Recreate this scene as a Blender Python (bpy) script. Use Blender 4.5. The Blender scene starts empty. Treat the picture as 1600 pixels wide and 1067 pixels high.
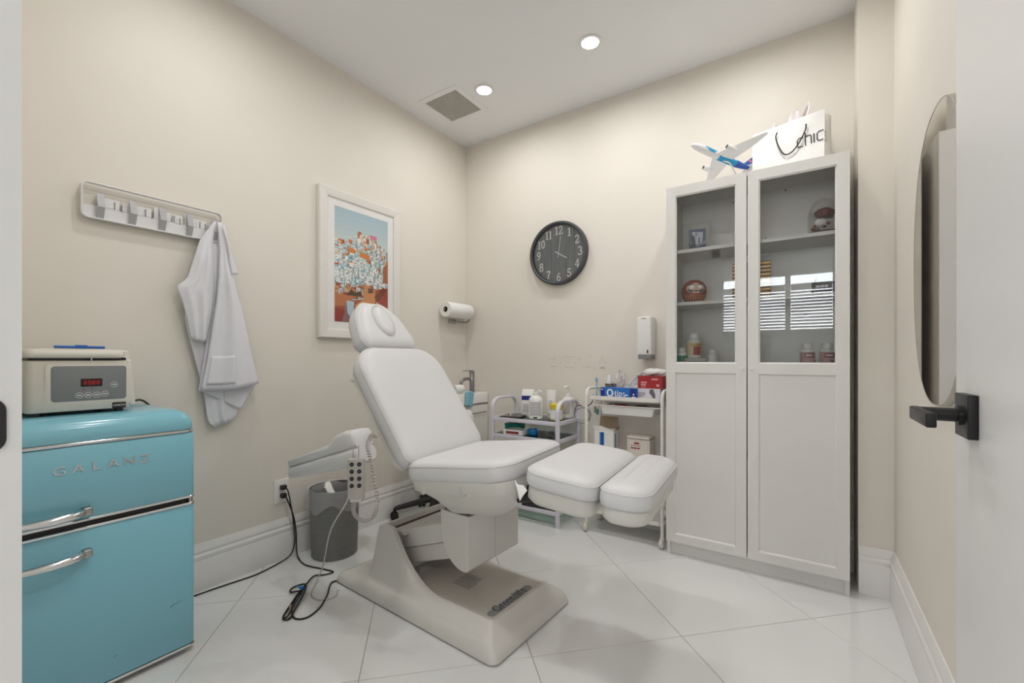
import bpy, bmesh, math, random
from mathutils import Matrix, Vector
random.seed(7)
SC = bpy.context.scene
COL = SC.collection
PI = math.pi

# ------------------------------------------------------------------ camera
cam = bpy.data.cameras.new('camera'); camo = bpy.data.objects.new('camera', cam); COL.objects.link(camo)
cam.sensor_width = 36.0; cam.lens = 682.0/1600*36.0; cam.shift_y = 26.0/1600; cam.clip_start = 0.02
camo.location = (0, 0, 1.08); camo.rotation_euler = (PI/2, 0, math.radians(33.8))
SC.camera = camo

# ------------------------------------------------------------------ world, exposure
w = bpy.data.worlds.new('world'); SC.world = w; w.use_nodes = True
w.node_tree.nodes['Background'].inputs[0].default_value = (0.93, 0.97, 1.0, 1)
w.node_tree.nodes['Background'].inputs[1].default_value = 15.0
SC.view_settings.view_transform = 'Standard'; SC.view_settings.look = 'None'
SC.view_settings.gamma = 1.0; SC.view_settings.use_curve_mapping = False
SC.view_settings.exposure = 0.08
LAMP_W = 3.9
HALL_W = 19.0

# ------------------------------------------------------------------ helpers
def lin(h):
    h = h.lstrip('#'); o = []
    for i in (0, 2, 4):
        c = int(h[i:i+2], 16)/255
        o.append(c/12.92 if c <= .04045 else ((c+.055)/1.055)**2.4)
    return tuple(o)+(1,)
MATS = {}
def mat(name, hexc, rough=.5, metal=0, var=.03, scale=8, bump=0, bscale=200, spec=.5, emit=None, estr=0, trans=0, coat=0, alpha=1, stretch=None):
    if name in MATS: return MATS[name]
    m = bpy.data.materials.new(name); m.use_nodes = True; nt = m.node_tree; b = nt.nodes['Principled BSDF']
    c = lin(hexc) if isinstance(hexc, str) else tuple(hexc)+(1,)
    b.inputs['Base Color'].default_value = c; b.inputs['Roughness'].default_value = rough
    b.inputs['Metallic'].default_value = metal; b.inputs['Specular IOR Level'].default_value = spec
    b.inputs['Transmission Weight'].default_value = trans; b.inputs['Coat Weight'].default_value = coat
    b.inputs['Alpha'].default_value = alpha
    if emit: b.inputs['Emission Color'].default_value = lin(emit); b.inputs['Emission Strength'].default_value = estr
    tc = nt.nodes.new('ShaderNodeTexCoord')
    src = tc.outputs['Object']
    if stretch:
        mp = nt.nodes.new('ShaderNodeMapping'); mp.inputs['Scale'].default_value = stretch
        nt.links.new(src, mp.inputs['Vector']); src = mp.outputs['Vector']
    if var:
        n = nt.nodes.new('ShaderNodeTexNoise'); n.inputs['Scale'].default_value = scale; n.inputs['Detail'].default_value = 4
        nt.links.new(src, n.inputs['Vector'])
        r = nt.nodes.new('ShaderNodeValToRGB')
        r.color_ramp.elements[0].position = .3; r.color_ramp.elements[1].position = .7
        r.color_ramp.elements[0].color = tuple(x*(1-var) for x in c[:3])+(1,)
        r.color_ramp.elements[1].color = tuple(min(1, x*(1+var)) for x in c[:3])+(1,)
        nt.links.new(n.outputs['Fac'], r.inputs['Fac']); nt.links.new(r.outputs['Color'], b.inputs['Base Color'])
    if bump:
        n2 = nt.nodes.new('ShaderNodeTexNoise'); n2.inputs['Scale'].default_value = bscale; n2.inputs['Detail'].default_value = 3
        nt.links.new(src, n2.inputs['Vector'])
        bp = nt.nodes.new('ShaderNodeBump'); bp.inputs['Strength'].default_value = bump; bp.inputs['Distance'].default_value = .002
        nt.links.new(n2.outputs['Fac'], bp.inputs['Height']); nt.links.new(bp.outputs['Normal'], b.inputs['Normal'])
    MATS[name] = m; return m
def glassmat(name, tint=(1, 1, 1), ior=1.5, rough=0.0, cap=1.0):
    if name in MATS: return MATS[name]
    m = bpy.data.materials.new(name); m.use_nodes = True; nt = m.node_tree
    nt.nodes.remove(nt.nodes['Principled BSDF']); out = nt.nodes['Material Output']
    t = nt.nodes.new('ShaderNodeBsdfTransparent'); t.inputs[0].default_value = tuple(tint)+(1,)
    g = nt.nodes.new('ShaderNodeBsdfGlossy'); g.inputs['Roughness'].default_value = rough
    f = nt.nodes.new('ShaderNodeFresnel'); f.inputs[0].default_value = ior
    mx = nt.nodes.new('ShaderNodeMixShader')
    mn = nt.nodes.new('ShaderNodeMath'); mn.operation = 'MINIMUM'; mn.inputs[1].default_value = cap
    nt.links.new(f.outputs[0], mn.inputs[0]); nt.links.new(mn.outputs[0], mx.inputs[0]); nt.links.new(t.outputs[0], mx.inputs[1]); nt.links.new(g.outputs[0], mx.inputs[2])
    nt.links.new(mx.outputs[0], out.inputs[0]); MATS[name] = m; return m
def vcolmat(name, rough=.6):
    if name in MATS: return MATS[name]
    m = bpy.data.materials.new(name); m.use_nodes = True; nt = m.node_tree; b = nt.nodes['Principled BSDF']
    a = nt.nodes.new('ShaderNodeVertexColor'); a.layer_name = 'Col'
    nt.links.new(a.outputs[0], b.inputs['Base Color']); b.inputs['Roughness'].default_value = rough
    MATS[name] = m; return m

def rr(x0, x1, y0, y1, r, n=6):
    """rounded rectangle, ccw; r a number or four radii for (x1,y1),(x0,y1),(x0,y0),(x1,y0)"""
    if not isinstance(r, (tuple, list)): r = (r,)*4
    o = []
    for (cx, cy, sx, sy, a0), q in zip(((x1, y1, -1, -1, 0), (x0, y1, 1, -1, 90), (x0, y0, 1, 1, 180), (x1, y0, -1, 1, 270)), r):
        for k in range(n+1):
            a = math.radians(a0+90*k/n)
            o.append((cx+sx*q+q*math.cos(a), cy+sy*q+q*math.sin(a)))
    return o
def inset(pts, d):
    n = len(pts); o = []
    for i in range(n):
        a = Vector(pts[i-1]); b = Vector(pts[i]); c = Vector(pts[(i+1) % n])
        e1 = b-a; e2 = c-b
        if e1.length < 1e-9: e1 = e2
        if e2.length < 1e-9: e2 = e1
        n1 = Vector((-e1.y, e1.x)).normalized(); n2 = Vector((-e2.y, e2.x)).normalized()
        m = (n1+n2)
        if m.length < 1e-6: m = n1
        m.normalize(); k = max(.5, m.dot(n1))
        o.append((b.x+m.x*d/k, b.y+m.y*d/k))
    return o
def frame(p, ex, ey, ez=None):
    ex = Vector(ex).normalized(); ey = Vector(ey).normalized(); ez = ex.cross(ey) if ez is None else Vector(ez).normalized()
    M = Matrix.Identity(4)
    for i, c in enumerate((ex, ey, ez)):
        for j in range(3): M[j][i] = c[j]
    M.translation = Vector(p); return M
def shrink(pts, d):
    x0 = min(p[0] for p in pts); x1 = max(p[0] for p in pts); y0 = min(p[1] for p in pts); y1 = max(p[1] for p in pts)
    cx, cy, hx, hy = (x0+x1)/2, (y0+y1)/2, (x1-x0)/2, (y1-y0)/2
    return [(cx+(x-cx)*max(.02, hx-d)/hx, cy+(y-cy)*max(.02, hy-d)/hy) for x, y in pts]
class MB:
    def __init__(s): s.v = []; s.f = []; s.c = []
    def add(s, vs, fs, col=None, M=None):
        k = len(s.v)
        s.v += [tuple(M @ Vector(p)) if M is not None else tuple(p) for p in vs]
        s.f += [tuple(i+k for i in f) for f in fs]; s.c += [col]*len(fs); return s
    def box(s, x0, x1, y0, y1, z0, z1, M=None, col=None):
        vs = [(x, y, z) for z in (z0, z1) for y in (y0, y1) for x in (x0, x1)]
        return s.add(vs, [(0, 2, 3, 1), (4, 5, 7, 6), (0, 1, 5, 4), (2, 6, 7, 3), (0, 4, 6, 2), (1, 3, 7, 5)], col, M)
    def loft(s, rings, cap0=True, cap1=True, closed=True, M=None, col=None):
        n = len(rings[0]); vs = [p for r in rings for p in r]; fs = []
        for i in range(len(rings)-1):
            for j in range(n if closed else n-1):
                k = (j+1) % n
                fs.append((i*n+j, i*n+k, (i+1)*n+k, (i+1)*n+j))
        if cap0: fs.append(tuple(range(n-1, -1, -1)))
        if cap1: fs.append(tuple((len(rings)-1)*n+j for j in range(n)))
        return s.add(vs, fs, col, M)
    def pad(s, outline, levels, cap0=True, cap1=True, M=None, col=None):
        big = max(abs(d) for d, z in levels) > .0101
        return s.loft([[(x, y, z) for x, y in (shrink if big else inset)(outline, d)] for d, z in levels], cap0, cap1, True, M, col)
    def rbox(s, x0, x1, y0, y1, z0, z1, r=.004, rc=None, n=4, M=None, col=None):
        rc = r if rc is None else rc
        lv = []
        m = 3
        for k in range(m+1):
            a = PI/2*k/m; lv.append((r*(1-math.sin(a)), z0+r*(1-math.cos(a))))
        for k in range(m+1):
            a = PI/2*k/m; lv.append((r*(1-math.cos(a)), z1-r*(1-math.sin(a))))
        return s.pad(rr(x0, x1, y0, y1, max(rc, r*1.05), n), lv, M=M, col=col)
    def prism(s, pts, z0, z1, M=None, col=None):
        return s.loft([[(x, y, z0) for x, y in pts], [(x, y, z1) for x, y in pts]], M=M, col=col)
    def lathe(s, prof, c=(0, 0, 0), n=24, M=None, col=None, cap0=True, cap1=True):
        return s.loft([[(c[0]+r*math.cos(2*PI*j/n), c[1]+r*math.sin(2*PI*j/n), c[2]+z) for j in range(n)] for r, z in prof], cap0, cap1, True, M, col)
    def cyl(s, p0, p1, r0, r1=None, n=16, M=None, col=None):
        p0 = Vector(p0); p1 = Vector(p1); d = (p1-p0).normalized(); r1 = r0 if r1 is None else r1
        a = d.orthogonal().normalized(); b = d.cross(a)
        return s.loft([[tuple(p+a*r*math.cos(2*PI*j/n)+b*r*math.sin(2*PI*j/n)) for j in range(n)] for p, r in ((p0, r0), (p1, r1))], M=M, col=col)
    def tube(s, path, r, n=10, closed=False, M=None, col=None, sq=None):
        P = [Vector(p) for p in path]; N = len(P); rings = []
        up = None
        for i in range(N):
            if closed: t = P[(i+1) % N]-P[i-1]
            else: t = P[min(i+1, N-1)]-P[max(i-1, 0)]
            t.normalize()
            if up is None: up = t.orthogonal().normalized() if sq is None else (Vector(sq[2])-t*t.dot(Vector(sq[2]))).normalized()
            else: up = (up-t*up.dot(t)).normalized()
            b = t.cross(up); rad = r[i] if isinstance(r, (list, tuple)) else r
            if sq: rings.append([tuple(P[i]+up*x+b*y) for x, y in rr(-sq[0]/2, sq[0]/2, -sq[1]/2, sq[1]/2, min(sq[:2])*.25, 2)])
            else: rings.append([tuple(P[i]+up*rad*math.cos(2*PI*j/n)+b*rad*math.sin(2*PI*j/n)) for j in range(n)])
        if closed: rings.append(rings[0]); return s.loft(rings, False, False, True, M, col)
        return s.loft(rings, True, True, True, M, col)
    def sph(s, c, r, nu=16, nv=10, M=None, col=None):
        if not isinstance(r, (tuple, list)): r = (r, r, r)
        rings = []
        for i in range(nv+1):
            a = -PI/2+PI*(i+.001 if i == 0 else i-.001 if i == nv else i)/nv
            rings.append([(c[0]+r[0]*math.cos(a)*math.cos(2*PI*j/nu), c[1]+r[1]*math.cos(a)*math.sin(2*PI*j/nu), c[2]+r[2]*math.sin(a)) for j in range(nu)])
        return s.loft(rings, True, True, True, M, col)
    def grid(s, fn, nu, nv, thick=0, M=None, col=None):
        vs = [tuple(fn(i/nu, j/nv)) for j in range(nv+1) for i in range(nu+1)]
        fs = [(j*(nu+1)+i, j*(nu+1)+i+1, (j+1)*(nu+1)+i+1, (j+1)*(nu+1)+i) for j in range(nv) for i in range(nu)]
        return s.add(vs, fs, col, M)
    def build(s, name, m, parent=None, smooth=38, solid=0, M=None):
        me = bpy.data.meshes.new(name)
        vs = s.v if M is None else [tuple(M @ Vector(p)) for p in s.v]
        me.from_pydata(vs, [], s.f); me.materials.append(m)
        if any(c is not None for c in s.c):
            a = me.color_attributes.new('Col', 'FLOAT_COLOR', 'CORNER')
            for p in me.polygons:
                c = s.c[p.index] or (1, 1, 1, 1)
                for li in p.loop_indices: a.data[li].color = c
        bm = bmesh.new(); bm.from_mesh(me)
        if not solid: bmesh.ops.recalc_face_normals(bm, faces=bm.faces)
        bm.to_mesh(me); bm.free()
        if smooth:
            me.shade_smooth(); me.set_sharp_from_angle(angle=math.radians(smooth))
        o = bpy.data.objects.new(name, me); COL.objects.link(o)
        if parent: o.parent = parent
        if solid:
            md = o.modifiers.new('thickness', 'SOLIDIFY'); md.thickness = abs(solid); md.offset = 1 if solid > 0 else -1
        return o
def tag(o, label, cat, group=None):
    o['label'] = label; o['category'] = cat
    if group: o['group'] = group
    return o
def thing(name, label, cat, loc=(0, 0, 0), rotz=0, group=None):
    o = bpy.data.objects.new(name, None); COL.objects.link(o); o.empty_display_size = .1
    o.location = loc; o.rotation_euler = (0, 0, rotz); return tag(o, label, cat, group)
def struct(o): o['kind'] = 'structure'; return o
def stuff(o): o['kind'] = 'stuff'; return o
def dup(root, loc=None, rotz=None, label=None):
    r = root.copy(); COL.objects.link(r)
    if loc is not None: r.location = loc
    if rotz is not None: r.rotation_euler = (0, 0, rotz)
    if label: r['label'] = label
    for ch in list(root.children):
        c = ch.copy(); COL.objects.link(c); c.parent = r
        for g in ch.children:
            d = g.copy(); COL.objects.link(d); d.parent = c
    return r
def smooth_path(pts, n=6):
    P = [Vector(p) for p in pts]; o = []
    for i in range(len(P)-1):
        a = P[max(i-1, 0)]; b = P[i]; c = P[i+1]; d = P[min(i+2, len(P)-1)]
        for k in range(n):
            t = k/n
            o.append(.5*((2*b)+(c-a)*t+(2*a-5*b+4*c-d)*t*t+(3*b-a-3*c+d)*t**3))
    o.append(P[-1]); return o
def btext(string, size, M, ext=.0004, sx=1.0, space=1.0, align='CENTER'):
    cu = bpy.data.curves.new('t', 'FONT'); cu.body = string; cu.size = size; cu.extrude = ext; cu.align_x = align; cu.align_y = 'CENTER'
    cu.space_character = space; cu.resolution_u = 3
    ob = bpy.data.objects.new('t', cu); COL.objects.link(ob)
    dg = bpy.context.evaluated_depsgraph_get(); me = bpy.data.meshes.new_from_object(ob.evaluated_get(dg))
    mb = MB(); mb.add([(v.co.x*sx, v.co.y, v.co.z) for v in me.vertices], [tuple(p.vertices) for p in me.polygons], None, M)
    bpy.data.objects.remove(ob); bpy.data.curves.remove(cu); bpy.data.meshes.remove(me); return mb
# a small stroke alphabet with serifs (cap height 1)
def ar(cx, cy, rx, ry, a0, a1, n=14):
    return [(cx+rx*math.cos(math.radians(a0+(a1-a0)*k/n)), cy+ry*math.sin(math.radians(a0+(a1-a0)*k/n))) for k in range(n+1)]
SER = {
 '0': (.62, [(ar(.31, .5, .2, .44, 0, 360), .15)]),
 '1': (.5, [([(.27, 0), (.27, .97)], .17), ([(.05, .04), (.49, .04)], .08), ([(.27, .93), (.06, .82)], .09)]),
 '2': (.62, [(ar(.3, .7, .2, .24, 170, -25)+[(.1, .09)], .13), ([(.06, .08), (.54, .08), (.57, .26)], .13)]),
 '3': (.6, [(ar(.27, .74, .2, .2, 160, -85), .13), (ar(.27, .28, .24, .24, 85, -160), .14)]),
 '4': (.64, [([(.42, 0), (.42, .96)], .15), ([(.42, .95), (.05, .29)], .07), ([(.03, .28), (.62, .28)], .09), ([(.25, .04), (.59, .04)], .07)]),
 '5': (.6, [([(.14, .9), (.52, .9)], .15), ([(.13, .92), (.11, .5)], .07), (ar(.27, .31, .23, .26, 125, -160), .14)]),
 '6': (.6, [(ar(.3, .28, .2, .24, 0, 360), .13), ([(.5, .9), (.3, .86), (.16, .66), (.1, .4), (.1, .28)], .12)]),
 '7': (.6, [([(.07, .88), (.55, .88)], .15), ([(.53, .88), (.3, .45), (.24, 0)], .14), ([(.08, .95), (.08, .7)], .06)]),
 '8': (.6, [(ar(.3, .73, .17, .2, 0, 360), .12), (ar(.3, .27, .21, .24, 0, 360), .13)]),
 '9': (.6, [(ar(.3, .72, .2, .24, 0, 360), .13), ([(.1, .1), (.3, .14), (.44, .34), (.5, .6), (.5, .72)], .12)]),
 'Q': (.95, [(ar(.42, .5, .34, .44, 0, 360, 22), .2), ([(.35, .12), (.55, -.08), (.85, -.14)], .12)]),
 '-': (.3, [([(.05, .36), (.25, .36)], .13)]),
 't': (.42, [([(.2, .88), (.2, .12), (.26, .05), (.4, .08)], .16), ([(.04, .64), (.4, .64)], .07)]),
 'i': (.36, [([(.18, 0), (.18, .66)], .16), ([(.03, .03), (.34, .03)], .06), ([(.05, .64), (.2, .64)], .06), (ar(.18, .86, .04, .04, 0, 360, 8), .1)]),
 'p': (.62, [([(.14, -.28), (.14, .66)], .15), (ar(.3, .33, .2, .28, 150, -150), .12), ([(.0, -.27), (.3, -.27)], .06), ([(.01, .64), (.16, .64)], .06)]),
 's': (.48, [(ar(.24, .49, .14, .15, 40, 250), .11), (ar(.24, .19, .16, .16, 80, -150), .12)]),
 'G': (.8, [(ar(.42, .5, .32, .45, 45, 330, 18), .12), ([(.68, .4), (.68, .1)], .12), ([(.5, .4), (.8, .4)], .05), ([(.68, .95), (.66, .7)], .05)]),
 'r': (.44, [([(.15, 0), (.15, .66)], .13), ([(.15, .46), (.26, .63), (.42, .62)], .09), ([(.02, .03), (.3, .03)], .05), ([(.02, .64), (.16, .64)], .05)]),
 'e': (.52, [(ar(.27, .33, .2, .3, 0, 310, 16)+[(.46, .12)], .1), ([(.08, .36), (.47, .36)], .05)]),
 'n': (.62, [([(.15, 0), (.15, .66)], .12), (ar(.31, .42, .15, .21, 160, 0, 8)+[(.46, 0)], .1), ([(.03, .03), (.28, .03)], .05), ([(.35, .03), (.58, .03)], .05), ([(.02, .64), (.16, .64)], .05)]),
 'l': (.34, [([(.17, 0), (.17, 1.0)], .12), ([(.03, .03), (.31, .03)], .05), ([(.04, .98), (.18, .98)], .05)]),
 'f': (.4, [([(.15, 0), (.15, .8), (.22, .95), (.4, .95)], .11), ([(.02, .64), (.36, .64)], .05), ([(.02, .03), (.3, .03)], .05)]),
 ' ': (.35, [])}
THIN = {
 'c': (.8, [([(.72, .98), (.25, .98), (.1, .8), (.1, .2), (.22, .03), (.68, .03)], .1)]),
 'e': (.8, [([(.12, .5), (.72, .5), (.72, .98), (.25, .98), (.1, .8), (.1, .2), (.22, .03), (.68, .03)], .1)]),
 'h': (.8, [([(.1, 0), (.1, 1.35)], .1), ([(.1, .95), (.55, .95), (.68, .82), (.68, 0)], .1)]),
 'i': (.35, [([(.15, 0), (.15, .95)], .11)]),
 's': (.7, [([(.62, .97), (.12, .97), (.12, .53), (.62, .53), (.62, .03), (.08, .03)], .11)])}
def ribbons(string, size, M, font=SER, align=.5, eps=.0003, sx=1.0, gap=0.0):
    mb = MB(); W = sum(font[c][0]+gap for c in string); x0 = -W*align; zc = 0
    for ch in string:
        wd, st = font[ch]
        for pts, wdt in st:
            P = [Vector(((x0+x)*size*sx, y*size)) for x, y in pts]; L = []; R = []
            n = len(P); cl = (P[0]-P[-1]).length < 1e-6
            for i in range(n):
                t = (P[1]-P[-2]) if (cl and i in (0, n-1)) else P[min(i+1, n-1)]-P[max(i-1, 0)]
                t.normalize(); q = Vector((-t.y, t.x))*wdt*size/2
                zc += 1e-7
                L.append((P[i].x+q.x, P[i].y+q.y, eps+zc)); R.append((P[i].x-q.x, P[i].y-q.y, eps+zc))
            mb.loft([L, R], False, False, False, M)
        x0 += wd+gap
    return mb
def bars(rows, M, eps=.0003):
    """flat print: rows of (x0,x1,y0,y1)"""
    mb = MB()
    for k, (x0, x1, y0, y1) in enumerate(rows):
        mb.add([(x0, y0, eps), (x1, y0, eps), (x1, y1, eps), (x0, y1, eps)], [(0, 1, 2, 3)], None, M)
    return mb
def words(x0, x1, y0, y1, lines, fill=.55, seed=1):
    rnd = random.Random(seed); o = []; h = (y1-y0)/lines
    for k in range(lines):
        x = x0; y = y1-(k+1)*h
        while x < x1:
            wd = (x1-x0)*rnd.uniform(.08, .22); e = min(x+wd, x1)
            o.append((x, e, y+h*(1-fill)/2, y+h*(1+fill)/2)); x = e+(x1-x0)*.03
            if k == lines-1 and x > x0+.6*(x1-x0): break
    return o
# ------------------------------------------------------------------ materials
M_wall = mat('wall_paint', '#e8e2d8', .6, var=.015, scale=3, bump=.05, bscale=400)
M_hall = mat('hall_paint', '#e3e4e4', .6, var=.01, scale=3)
M_ceil = mat('ceiling_paint', '#f3f4f5', .7, var=.01, scale=3)
M_trim = mat('trim_paint', '#efedea', .35, var=.01)
M_tile = mat('polished_tile', '#eaeae9', .06, var=.02, scale=2.2, spec=.6)
M_grout = mat('grout', '#b3aa9a', .8, var=.1, scale=12)
M_doorp = mat('door_paint', '#eae9e8', .38, var=.01)
M_black = mat('black_metal', '#1d1c1d', .4, metal=.3, var=.05)
M_vinyl = mat('white_vinyl', '#d9d8d9', .42, var=.012, scale=5, bump=.04, bscale=500)
M_shell = mat('white_shell_plastic', '#d8d5cf', .35, var=.012)
M_base = mat('cream_base_plastic', '#d6d2cc', .38, var=.03, scale=5)
M_deck = mat('grey_deck_panel', '#c6bfb6', .3, var=.03, scale=5)
M_chrome = mat('chrome', '#d9d9d9', .12, metal=1, var=.02)
M_steel = mat('brushed_steel', '#a9a7a3', .3, metal=1, var=.06, scale=30)
M_dark = mat('dark_plastic', '#262526', .45, var=.05)
M_grey = mat('mid_grey_plastic', '#8c8d8f', .45)
M_lgrey = mat('light_grey_plastic', '#c9c7c4', .45)
M_white = mat('white_plastic', '#efeeec', .4, var=.01)
M_paper = mat('white_paper', '#f3f2ef', .8, var=.02, scale=20)
M_ink = mat('black_ink', '#1c1b1b', .6)
M_gink = mat('grey_ink', '#77757a', .6)
M_red = mat('red_card', '#a8262c', .5)
M_rink = mat('red_ink', '#8e2a2f', .6)
M_wink = mat('white_ink', '#f4f2f0', .6)
M_blue = mat('blue_card', '#1f6fc2', .45)
M_dblue = mat('dark_blue_card', '#152f86', .45)
M_glass = glassmat('clear_glass', (.99, .995, .992), 1.5)
M_thin = glassmat('thin_glass', (.97, .975, .975), 1.3, 0, .18)
M_gglass = glassmat('green_tint_glass', (.72, .82, .77), 1.5)
# ------------------------------------------------------------------ the room
XL, XR, YF, YB, ZC = -2.34, .335, .083, 2.80, 2.83
JL, JR = -.70, .235            # door opening
def clip(poly, x0, x1, y0, y1):
    for ax, lim, sg in ((0, x0, 1), (0, x1, -1), (1, y0, 1), (1, y1, -1)):
        o = []
        for i in range(len(poly)):
            a = poly[i-1]; b = poly[i]; da = sg*(a[ax]-lim); db = sg*(b[ax]-lim)
            if (da >= 0) != (db >= 0):
                t = da/(da-db); o.append((a[0]+(b[0]-a[0])*t, a[1]+(b[1]-a[1])*t))
            if db >= 0: o.append(b)
        poly = o
        if len(poly) < 3: return []
    return poly
floor = struct(MB().box(XL-.1, XR+.1, YF-.02, YB+.1, -.08, -.002).build('floor', M_grout, None, 0))
A0, AP, B0, BP, g = .378, .598, 1.535, .612, .0014
for i in range(-6, 6):
    for j in range(-4, 5):
        a0, a1, b0, b1 = A0+i*AP+g, A0+(i+1)*AP-g, B0+j*BP+g, B0+(j+1)*BP-g
        q = [((a-b)/2**.5, (a+b)/2**.5) for a, b in ((a0, b0), (a1, b0), (a1, b1), (a0, b1))]
        area = sum(q[k-1][0]*q[k][1]-q[k][0]*q[k-1][1] for k in range(4))
        if area < 0: q.reverse()
        q = clip(q, XL, XR, YF, YB)
        if len(q) < 3: continue
        MB().pad(q, [(0, -.006), (0, -.0008), (.0008, 0)]).build('tile', M_tile, floor, 20)
struct(MB().box(XL-.1, XR+.1, YF-.2, YB+.1, ZC, ZC+.1).build('ceiling', M_ceil, None, 0))
struct(MB().box(XL-.12, XL, YF-.14, YB+.12, -.08, ZC).build('wall_left', M_wall, None, 0))
wall_back = struct(MB().box(XL, XR+.12, YB, YB+.12, -.08, ZC).build('wall_back', M_wall, None, 0))
struct(MB().box(XR, XR+.12, YF-.14, YB, -.08, ZC).build('wall_right', M_wall, None, 0))
struct(MB().box(.208, XR, 2.575, YB, -.01, ZC).build('wall_column', M_wall, None, 0))
wf = MB(); wf.box(XL, JL-.02, YF-.13, YF, -.08, ZC); wf.box(JR+.02, XR, YF-.13, YF, -.08, ZC); wf.box(JL-.02, JR+.02, YF-.13, YF, 2.12, ZC)
struct(wf.build('wall_front', M_wall, None, 0))
# worn adhesive traces on the back wall
rnd = random.Random(4); sc = MB()
for row, (z, n) in enumerate(((1.085, 16), (1.066, 20), (1.048, 15), (1.013, 26))):
    for k in range(n):
        x = -1.545+rnd.random()*.43-.0; ww = rnd.uniform(.004, .03); hh = rnd.uniform(.0007, .0024) if row < 3 else rnd.uniform(.001, .004)
        zz = z+rnd.uniform(-.006, .006); s2 = rnd.uniform(-.004, .004)
        sc.add([(x, YB-.0004, zz), (x+ww, YB-.0004, zz+s2), (x+ww*.9, YB-.0004, zz+s2+hh), (x+ww*.1, YB-.0004, zz+hh)], [(0, 1, 2, 3)])
stuff(sc.build('scuff_marks', mat('scuff', '#c3bab0', .8, var=.2, scale=60), wall_back, 0))
# baseboards
BBP = [(0, 0), (.019, 0), (.019, .135), (.016, .142), (.018, .15), (.018, .162), (.011, .172), (.0135, .18), (.0135, .188), (.006, .205), (.004, .216), (0, .216)]
def baseboard(name, p, q, nrm):
    p = Vector(p); q = Vector(q); n = Vector(nrm)
    r = [[tuple(Vector((e.x, e.y, 0))+Vector((n.x*d, n.y*d, z))) for d, z in BBP] for e in (p, q)]
    return struct(MB().loft(r).build(name, M_trim, None, 25))
baseboard('baseboard_left', (XL, YF), (XL, YB), (1, 0))
baseboard('baseboard_back', (XL, YB), (.208, YB), (0, -1))
baseboard('baseboard_column', (.208, 2.575), (XR, 2.575), (0, -1))
baseboard('baseboard_right', (XR, YF), (XR, 2.575), (-1, 0))
# door frame (camera stands in the doorway) and the open leaf
tr = MB()
tr.box(JL-.02, JL, YF-.145, YF+.014, 0, 2.12); tr.box(JR, JR+.02, YF-.145, YF+.0, 0, 2.12); tr.box(JL-.02, JR+.02, YF-.145, YF+.014, 2.1, 2.12)
tr.rbox(JL-.09, JL-.006, YF, YF+.015, 0, 2.19, .003); tr.rbox(JL-.09, JR+.09, YF, YF+.015, 2.106, 2.19, .003)
tr.rbox(JL-.09, JL-.006, YF-.145, YF-.13, 0, 2.19, .003); tr.rbox(JR+.006, JR+.09, YF-.145, YF-.13, 0, 2.19, .003); tr.rbox(JL-.09, JR+.09, YF-.145, YF-.13, 2.106, 2.19, .003)
tr1 = struct(tr.build('trim_1', M_trim, None, 30))
sp = MB().pad(rr(-.022, .0245, -.029, .029, .014, 6), [(0, -.001), (0, .0012), (.0006, .002)], M=frame((JL, .0615, 1.010), (0, 1, 0), (0, 0, 1)))
sp.build('strike_plate', M_dark, tr1, 30)
door = MB().rbox(.213, .251, .115, 1.030, .008, 2.095, .0015).build('door_1', M_doorp, None, 30); struct(door)
HZ, HYc = .992, .945
hd = MB().rbox(-.033, .033, -.033, .033, 0, .012, .0015, M=frame((.213, HYc, HZ), (0, -1, 0), (0, 0, 1), (-1, 0, 0)))
rose = hd.build('handle_rose', M_black, door, 30)
lv = MB(); lv.cyl((.201, HYc, HZ), (.150, HYc, HZ), .0105, n=20); lv.cyl((.201, HYc, HZ), (.196, HYc, HZ), .0155, n=20)
lv.rbox(-.012, .105, -.0105, .0105, -.006, .006, .0025, M=frame((.149, HYc, HZ), (0, -1, 0), (0, 0, 1), (-1, 0, 0)))
lv.build('lever', M_black, rose, 30)
hd2 = MB().rbox(-.033, .033, -.033, .033, 0, .010, .0015, M=frame((.251, HYc, HZ), (0, 1, 0), (0, 0, 1), (1, 0, 0)))
hd2.cyl((.26, HYc, HZ), (.30, HYc, HZ), .0105, n=16); hd2.rbox(-.105, .012, -.0105, .0105, -.006, .006, .0025, M=frame((.301, HYc, HZ), (0, 1, 0), (0, 0, 1), (1, 0, 0)))
hd2.build('handle_rose', M_black, door, 30)
for z in (.25, 1.05, 1.85):
    MB().cyl((.235, .109, z-.045), (.235, .109, z+.045), .006, n=10).build('hinge', M_black, door, 30)
# the hall behind the camera, with a blinded window that the cabinet glass mirrors
HY0, HX0, HX1 = -2.6, -2.6, 1.9
struct(MB().box(HX0-.1, HX1+.1, HY0-.1, YF-.02, -.08, 0).build('floor_hall', M_tile, None, 0))
struct(MB().box(HX0-.1, HX1+.1, HY0-.1, YF-.2, ZC, ZC+.1).build('ceiling_hall', M_ceil, None, 0))
struct(MB().box(HX0-.1, HX0, HY0-.1, YF-.13, 0, ZC).build('wall_hall_left', M_hall, None, 0))
struct(MB().box(HX1, HX1+.1, HY0-.1, YF-.13, 0, ZC).build('wall_hall_right', M_hall, None, 0))
hf = MB(); hf.box(HX0, XL, YF-.14, YF-.06, 0, ZC); hf.box(XR, HX1, YF-.14, YF-.06, 0, ZC); struct(hf.build('wall_hall_front', M_hall, None, 0))
WX0, WX1, WZ0, WZ1 = -1.17, .34, 1.5, 2.30
hw = MB(); hw.box(HX0, WX0, HY0-.12, HY0, 0, ZC); hw.box(WX1, HX1, HY0-.12, HY0, 0, ZC); hw.box(WX0, WX1, HY0-.12, HY0, 0, WZ0); hw.box(WX0, WX1, HY0-.12, HY0, WZ1, ZC)
struct(hw.build('wall_hall_back', M_hall, None, 0))
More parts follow.
